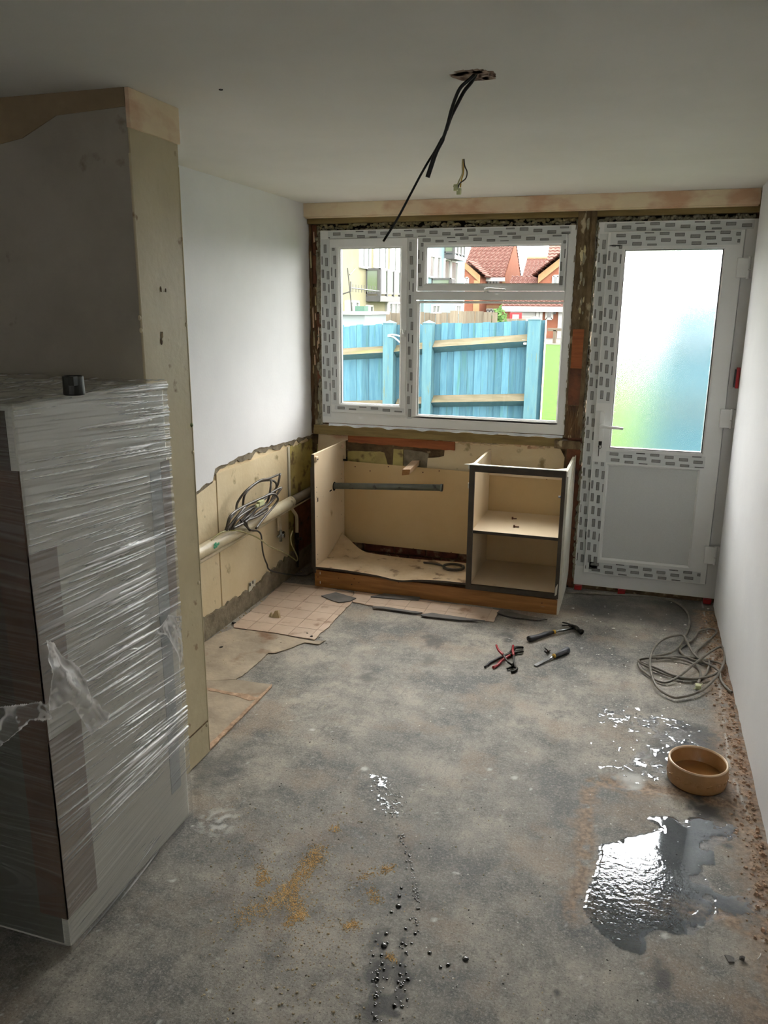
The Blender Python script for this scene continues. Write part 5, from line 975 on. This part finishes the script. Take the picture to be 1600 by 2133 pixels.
# bush
bx = onY(1040, 660, 24); q = MB()
for k in range(520):
    a = random.random()*6.28; e = random.uniform(-1, 1); r = random.uniform(.6, 1); x = bx.x+.28*r*math.cos(a)*math.sqrt(1-e*e); y = 24+.28*r*math.sin(a)*math.sqrt(1-e*e); z = .9+.85*r*e; s_ = .07
    v1 = Vector((random.uniform(-1, 1), random.uniform(-1, 1), random.uniform(-1, 1))).normalized()*s_; v2 = v1.orthogonal().normalized()*s_*.6; c = Vector((x, y, z)); q.add([c-v1, c+v2, c+v1, c-v2], [(0, 1, 2, 3)])
BU = thing('garden_bush', (bx.x, 24, GZ), 'dark green bush at the right end of the grey fence', 'bush'); q.build('foliage', 'bush_leaf', BU); q = MB(); q.tube([(bx.x, 24, GZ), (bx.x, 24, .6)], .04, 6); q.build('stem', 'fence_grey', BU)

def wpanel(root, P0, P1, P2, P3, n, nrm, fw=.07):    # window on a wall; P bottom-left, bottom-right, top-right, top-left; n panes
    P0, P1, P2, P3 = map(Vector, (P0, P1, P2, P3)); d = Vector(nrm)*.08; ux = (P1-P0).normalized(); uz = (P3-P0).normalized(); q = MB()
    for a, b_ in ((P0, P1), (P3, P2)): q.prism([a-uz*fw/2, b_-uz*fw/2, b_+uz*fw/2, a+uz*fw/2], d)
    for k in range(n+1):
        t = k/n; a = P0.lerp(P1, t); b_ = P3.lerp(P2, t); q.prism([a-ux*fw/2, a+ux*fw/2, b_+ux*fw/2, b_-ux*fw/2], d)
    w_ = q.build('window', 'white_trim', root); q = MB(); q.prism([P0, P1, P2, P3], d*.4); q.build('pane', 'pane_dark', w_)
# cream flats: long wall runs away from us along X = const, faces +X
XA = -9.6
def XQ(px, py, x=XA): p = onX(px, py, x); return p
ya = XQ(706, 600).y; yb = onX(884, 560, -9.3).y-.2
AB = thing('apartment_building', (XA-3, (ya+yb)/2, GZ), 'cream rendered block of flats with a glazed balcony, seen through left pane', 'building')
q = MB(); q.box(XA-7, XA, ya-3, yb, GZ, 8); q.build('wall', 'render_cream', AB)
def wX(root, x, pxl, pxr, zb_, zt_, n):
    y0_, y1_ = onX(pxl, 560, x).y, onX(pxr, 560, x).y; wpanel(root, (x, y0_, zb_), (x, y1_, zb_), (x, y1_, zt_), (x, y0_, zt_), n, (1, 0, 0))
z1 = XQ(746, 556).z
wX(AB, XA, 748, 768, z1, z1+2.0, 2); wX(AB, XA, 778, 803, z1+.05, z1+2.2, 2); wX(AB, XA, 812, 834, z1-.3, z1+2.2, 2)
g1, g0 = XQ(730, 628).z, XQ(730, 655).z; wX(AB, XA, 718, 744, g0-.3, g1, 2); wX(AB, XA, 762, 774, g0-.5, XQ(768, 637).z, 1); wX(AB, XA, 804, 836, g0-.3, XQ(820, 631).z, 3)
ys0 = XQ(762, 590).y; zt_, zb2 = XQ(762, 561).z, XQ(762, 617).z; dx = onY(792, 590, ys0).x-XA; ye = onX(834, 590, XA+dx).y
def balcony(root, xw, d, y0_, y1_, zb_, zt_, n, lab='balcony'):
    q = MB(); q.box(xw, xw+d, y0_, y1_, zb_-.18, zb_+.02); bl = q.build(lab, 'balcony_metal', root)
    q = MB()
    for z in (zb_+.12, zt_): q.box(xw, xw+d, y0_, y0_+.06, z-.04, z+.04); q.box(xw+d-.06, xw+d, y0_, y1_, z-.04, z+.04)
    for k in range(n+1): y_ = y0_+(y1_-y0_)*k/n; q.box(xw+d-.07, xw+d+.02, y_-.04, y_+.04, zb_, zt_)
    q.box(xw, xw+.05, y0_, y0_+.06, zb_, zt_); q.box(xw+d-.10, xw+d+.02, y0_-.02, y0_+.08, zb_-.15, zt_); q.build('railing', 'balcony_metal', bl)
    q = MB(); q.box(xw+.04, xw+d-.05, y0_+.02, y0_+.04, zb_+.16, zt_-.04); q.build('glass_panel', 'pane_balcony', bl)
    for k in range(n): q = MB(); a, b_ = y0_+(y1_-y0_)*k/n+.05, y0_+(y1_-y0_)*(k+1)/n-.05; q.box(xw+d-.04, xw+d-.02, a, b_, zb_+.16, zt_-.04); q.build('glass_panel', 'pane_balcony', bl)
balcony(AB, XA, dx, ys0, ye, zb2, zt_, 3)
ap = XQ(731, 600, XA+.6); q = MB(); q.tube([(ap.x-.6, ap.y, ap.z-.2), (ap.x-.3, ap.y-.1, ap.z-.2), (ap.x, ap.y, ap.z-.1), (ap.x, ap.y, ap.z+.2)], .025, 6); q.tube([(ap.x, ap.y, ap.z), (ap.x+.1, ap.y+2.6, ap.z-.05)], .02, 5)
for k in range(9): yy_ = ap.y+.2+k*.28; q.tube([(ap.x, yy_, ap.z-.12), (ap.x, yy_, ap.z+.12)], .012, 5)
q.tube([(ap.x, ap.y-.3, ap.z+.6), (ap.x, ap.y+.1, ap.z-.7)], .02, 5); q.tube([(ap.x, ap.y-.1, ap.z+.4), (ap.x, ap.y+.4, ap.z+.6)], .02, 5); q.build('aerial', 'balcony_metal', AB)
c = onY(755, 645, 18.5); q = MB(); q.box(c.x-.12, c.x+.12, 18.3, 18.6, GZ, c.z+.08); tag(q.build('green_bin', mat('bin_green', (44, 74, 62), rough=.8)), 'green bin behind the pale garden store', 'bin')
# pale blue flats
XB = -9.3; y0_ = onX(884, 560, XB).y; y1_ = onX(968, 560, XB).y
PB2 = thing('apartment_building', (XB-3, (y0_+y1_)/2, GZ), 'pale blue rendered block of flats with balconies, seen through the upper right pane', 'building')
q = MB(); q.box(XB-7, XB, y0_, y1_, GZ, 9); q.build('wall', 'render_blue', PB2)
zz1 = onX(895, 577, XB).z; wX(PB2, XB, 893, 903, zz1, onX(897, 533, XB).z, 1); wX(PB2, XB, 908, 915, zz1-.1, onX(911, 535, XB).z, 1)
wX(PB2, XB, 924, 936, zz1-.6, onX(930, 541, XB).z, 1); wX(PB2, XB, 938, 951, zz1-.6, onX(944, 545, XB).z, 1)
wX(PB2, XB, 951, 960, onX(955, 652, XB).z, onX(955, 636, XB).z, 2); wX(PB2, XB, 900, 915, onX(905, 652, XB).z, onX(905, 636, XB).z, 2)
yq = onX(926, 520, XB).y; zbl, ztl = onX(926, 531, XB).z, onX(926, 510, XB).z; d_ = onY(947, 520, yq).x-XB; balcony(PB2, XB, d_, yq, onX(968, 520, XB+d_).y, zbl, zbl+1.5, 3)
yq = onX(899, 585, XB).y; zbl = onX(899, 600, XB).z; balcony(PB2, XB, .9, yq, onX(947, 585, XB+.9).y, zbl, onX(899, 581, XB).z, 4)
# brick houses ---------------------------------------------------------
def roofslab(root, P, name='roof', m_='roof_tiles', rows=16):   # P: eave-left, eave-right, ridge-right, ridge-left ; tiles as stepped courses
    a, b_, c, d = map(Vector, P); q = MB(); n_ = (b_-a).cross(d-a).normalized()
    if n_.z < 0: n_ = -n_
    for r in range(rows):
        t0, t1 = r/rows, (r+1)/rows; e0, e1 = a.lerp(d, t0), b_.lerp(c, t0); f0, f1 = a.lerp(d, t1), b_.lerp(c, t1)
        cols = max(4, int((e1-e0).length/.30))
        for k in range(cols):
            u0, u1 = k/cols, (k+1)/cols; A1, A2, B1, B2 = e0.lerp(e1, u0), e0.lerp(e1, u1), f0.lerp(f1, u0), f0.lerp(f1, u1); M1, M2 = A1.lerp(A2, .45), B1.lerp(B2, .45)
            q.add([A1, A2, B2, B1, A1+n_*.16, M1+n_*.10, A2+n_*.16, B2+n_*.10, M2+n_*.04, B1+n_*.10], [(4, 5, 8, 9), (5, 6, 7, 8), (0, 1, 6, 5, 4)])
    q.build(name, m_, root)
YH = 55.0
def eh(px, py, Y=YH): return onY(px, py, Y)
H1 = thing('brick_house', (eh(1010, 650).x, YH, GZ), 'red brick house with a large brown tiled roof, left of the sky gap', 'house')
xl_, xr_ = eh(972, 576).x, eh(1053, 576).x; ze = eh(1053, 576).z; yr = onX(1073, 520, xr_).y; yk = onX(1086, 560, xr_).y; zr = onX(1073, 503, xr_).z
q = MB(); q.box(xl_, xr_, YH, yk, GZ, ze); q.prism([(xr_, YH, ze), (xr_, yr, zr), (xr_, yk, ze)], (-.4, 0, 0)); q.prism([(xl_, YH, ze), (xl_, yr, zr), (xl_, yk, ze)], (.4, 0, 0)); q.build('wall', 'house_brick', H1)
roofslab(H1, [(xl_-.3, YH-.5, ze-.1), (xr_+.02, YH-.5, ze-.1), (xr_+.02, yr, zr+.1), (xl_-.3, yr, zr+.1)], rows=26); roofslab(H1, [(xr_+.02, yk+.4, ze-.1), (xl_-.3, yk+.4, ze-.1), (xl_-.3, yr, zr+.1), (xr_+.02, yr, zr+.1)], rows=14)
q = MB(); q.box(xl_, xr_+.05, YH-.6, YH-.45, ze-.32, ze-.08); q.build('gutter', 'white_trim', H1)
def wY(root, pxl, pxr, pyb, pyt, Y, n): a, b_, c, d = eh(pxl, pyb, Y), eh(pxr, pyb, Y), eh(pxr, pyt, Y), eh(pxl, pyt, Y); wpanel(root, (a.x, Y, a.z), (b_.x, Y, a.z), (b_.x, Y, c.z), (a.x, Y, c.z), n, (0, -1, 0), .13)
wY(H1, 1012, 1038, 596, 582, YH, 4); wY(H1, 1010, 1036, 656, 645, YH, 4)
a, b_ = eh(1008, 643), eh(1040, 636); q = MB(); q.box(a.x, b_.x, YH-.06, YH, a.z, b_.z); q.build('buff_lintel', 'buff_brick', H1)
a, b_ = eh(1046, 600), eh(1053, 577); q = MB(); q.box(a.x, b_.x, YH-.05, YH, GZ, b_.z-.2); q.build('buff_quoin', 'buff_brick', H1)
YG = YH-2.5   # projecting gable
ga, gb, gc = eh(969, 546, YG), eh(1001, 574, YG), eh(969, 574, YG)
q = MB(); q.prism([(gc.x, YG, GZ), (gb.x, YG, GZ), (gb.x, YG, gb.z), (ga.x, YG, ga.z)], (0, 2.5, 0)); q.build('gable_wall', 'house_brick', H1)
q = MB(); q.prism([(gb.x, YG-.1, gb.z-.45), (gb.x, YG-.1, gb.z), (ga.x, YG-.1, ga.z), (ga.x, YG-.1, ga.z-.4)], (0, .1, 0)); q.box(gb.x-.4, gb.x, YG-.08, YG, GZ, gb.z-.3); q.build('buff_trim', 'buff_brick', H1)
roofslab(H1, [(gb.x+.3, YG-.3, gb.z-.1), (gb.x+.3, YH+3, gb.z-.1), (ga.x, YH+3, ga.z+.1), (ga.x, YG-.3, ga.z+.1)], rows=6)
wY(H1, 970, 975, 592, 579, YG, 1)
H2 = thing('brick_house', (eh(1150, 650).x, YH, GZ), 'red brick house with garage and white front door, right of the sky gap', 'house')
YM = 66.0; a, b_ = eh(1062, 582, YM), eh(1180, 582, YM); r0, r1 = eh(1098, 541, YM+4), eh(1200, 541, YM+4)
q = MB(); q.prism([(a.x+1.2, YM, GZ), (b_.x, YM, GZ), (b_.x, YM, a.z), (a.x+1.2, YM, a.z)], (0, 8, 0)); q.build('wall', 'house_brick', H2)
roofslab(H2, [(eh(1088, 582, YM).x, YM-.3, a.z), (b_.x, YM-.3, a.z), (r1.x, YM+4, r0.z), (r0.x, YM+4, r0.z)], rows=16)
q = MB(); q.tube([(r0.x, YM+4, r0.z+.1), (r1.x, YM+4, r0.z+.1)], .18, 6); q.build('ridge_tiles', 'buff_brick', H2)
# right gable (front) with its roof
YG2 = 53.0; g0_, g1_, g2_ = eh(1122, 573, YG2), eh(1200, 512, YG2), eh(1280, 573, YG2)
q = MB(); q.prism([(g0_.x, YG2, GZ), (g2_.x, YG2, GZ), (g2_.x, YG2, g0_.z), (g1_.x, YG2, g1_.z), (g0_.x, YG2, g0_.z)], (0, 10, 0)); q.build('gable_wall', 'house_brick', H2)
n_ = Vector((g1_.x-g0_.x, 0, g1_.z-g0_.z)); q = MB(); q.prism([(g0_.x, YG2-.1, g0_.z-.5), (g1_.x, YG2-.1, g1_.z-.45), (g1_.x, YG2-.1, g1_.z), (g0_.x, YG2-.1, g0_.z)], (0, .1, 0)); q.box(g0_.x, g0_.x+.9, YG2-.1, YG2, GZ+2.6, g0_.z-.8); q.build('buff_trim', 'buff_brick', H2)
roofslab(H2, [(g0_.x-.3, YG2+10, g0_.z-.1), (g0_.x-.3, YG2-.4, g0_.z-.1), (g1_.x, YG2-.4, g1_.z+.15), (g1_.x, YG2+10, g1_.z+.15)], rows=10)
# big main roof behind the gable, rising to the right
m0, m1 = eh(1135, 570, 60), eh(1220, 570, 60); q0 = eh(1150, 500, 66); roofslab(H2, [(m0.x, 60, m0.z), (m1.x, 60, m0.z), (m1.x, 66, q0.z+1), (q0.x, 66, q0.z+1)], rows=16)
wY(H2, 1152, 1172, 594, 575, YG2, 2)
# garage link with low roof
YK = 50.0; e0, e1 = eh(1048, 639, YK), eh(1200, 639, YK); f0, f1 = eh(1067, 577, YK+5.5), eh(1200, 577, YK+5.5)
roofslab(H2, [(e0.x, YK-.4, e0.z), (e1.x, YK-.4, e0.z), (f1.x, YK+5.5, f0.z), (f0.x, YK+5.5, f0.z)], rows=22)
q = MB(); q.box(e0.x, e1.x, YK-.5, YK-.35, e0.z-.28, e0.z+.02); q.build('fascia', 'white_trim', H2)
q = MB(); q.box(e0.x+.1, e1.x, YK, YK+2, GZ, e0.z-.05); q.build('front_wall', 'house_brick', H2)
a, b_ = eh(1062, 700, YK), eh(1117, 643.5, YK); q = MB(); nn = 10
for k in range(nn): za, zb_ = GZ+(b_.z-GZ)*k/nn, GZ+(b_.z-GZ)*(k+1)/nn; q.box(a.x, b_.x, YK-.08, YK-.02, za, zb_-.03)
q.box(a.x, b_.x, YK-.05, YK-.01, GZ, b_.z); q.build('garage_door', 'white_trim', H2)
for pa_ in (1121, 1127):
    a = eh(pa_, 650, YK-.15); q = MB(); q.box(a.x-.10, a.x+.10, YK-.2, YK-.02, GZ, e0.z-.1); q.build('porch_post', 'white_trim', H2)
wY(H2, 1138, 1150, 664, 643, YK, 1); a, b_ = eh(1161, 696, YK), eh(1178, 643, YK); q = MB(); q.box(a.x, b_.x, YK-.08, YK, GZ, b_.z); q.build('front_door', 'white_trim', H2)
a = eh(1156, 648, YK); q = MB(); q.box(a.x-.07, a.x+.07, YK-.15, YK, a.z-.18, a.z+.18); q.build('porch_lamp', 'balcony_metal', H2)
a, b_ = eh(1062, 659, 44), eh(1087, 656, 44); q = MB(); q.box(a.x, b_.x, 44, 44.1, GZ+.9, a.z+.2); q.box(a.x+.15, b_.x-.15, 43.97, 44, GZ+1.0, a.z+.1, 1); q.box(a.x, a.x+.1, 44.02, 44.1, GZ+.005, GZ+.95); q.box(b_.x-.1, b_.x, 44.02, 44.1, GZ+.005, GZ+.95); tag(q.build('garage_sign', ['grip_red', 'white_trim']), 'low white board with red border in front of the garage', 'sign')
a = eh(1152, 700, 43.0); q = MB(); q.box(a.x-.3, a.x+2.2, 43, 43.3, a.z+.25, a.z+.4); q.box(a.x, a.x+.15, 43, 43.3, GZ, a.z+.3); q.box(a.x+1.8, a.x+1.95, 43, 43.3, GZ, a.z+.3); tag(q.build('wooden_barrier', 'fence_grey'), 'low pale barrier rail at the far edge of the grass', 'barrier')
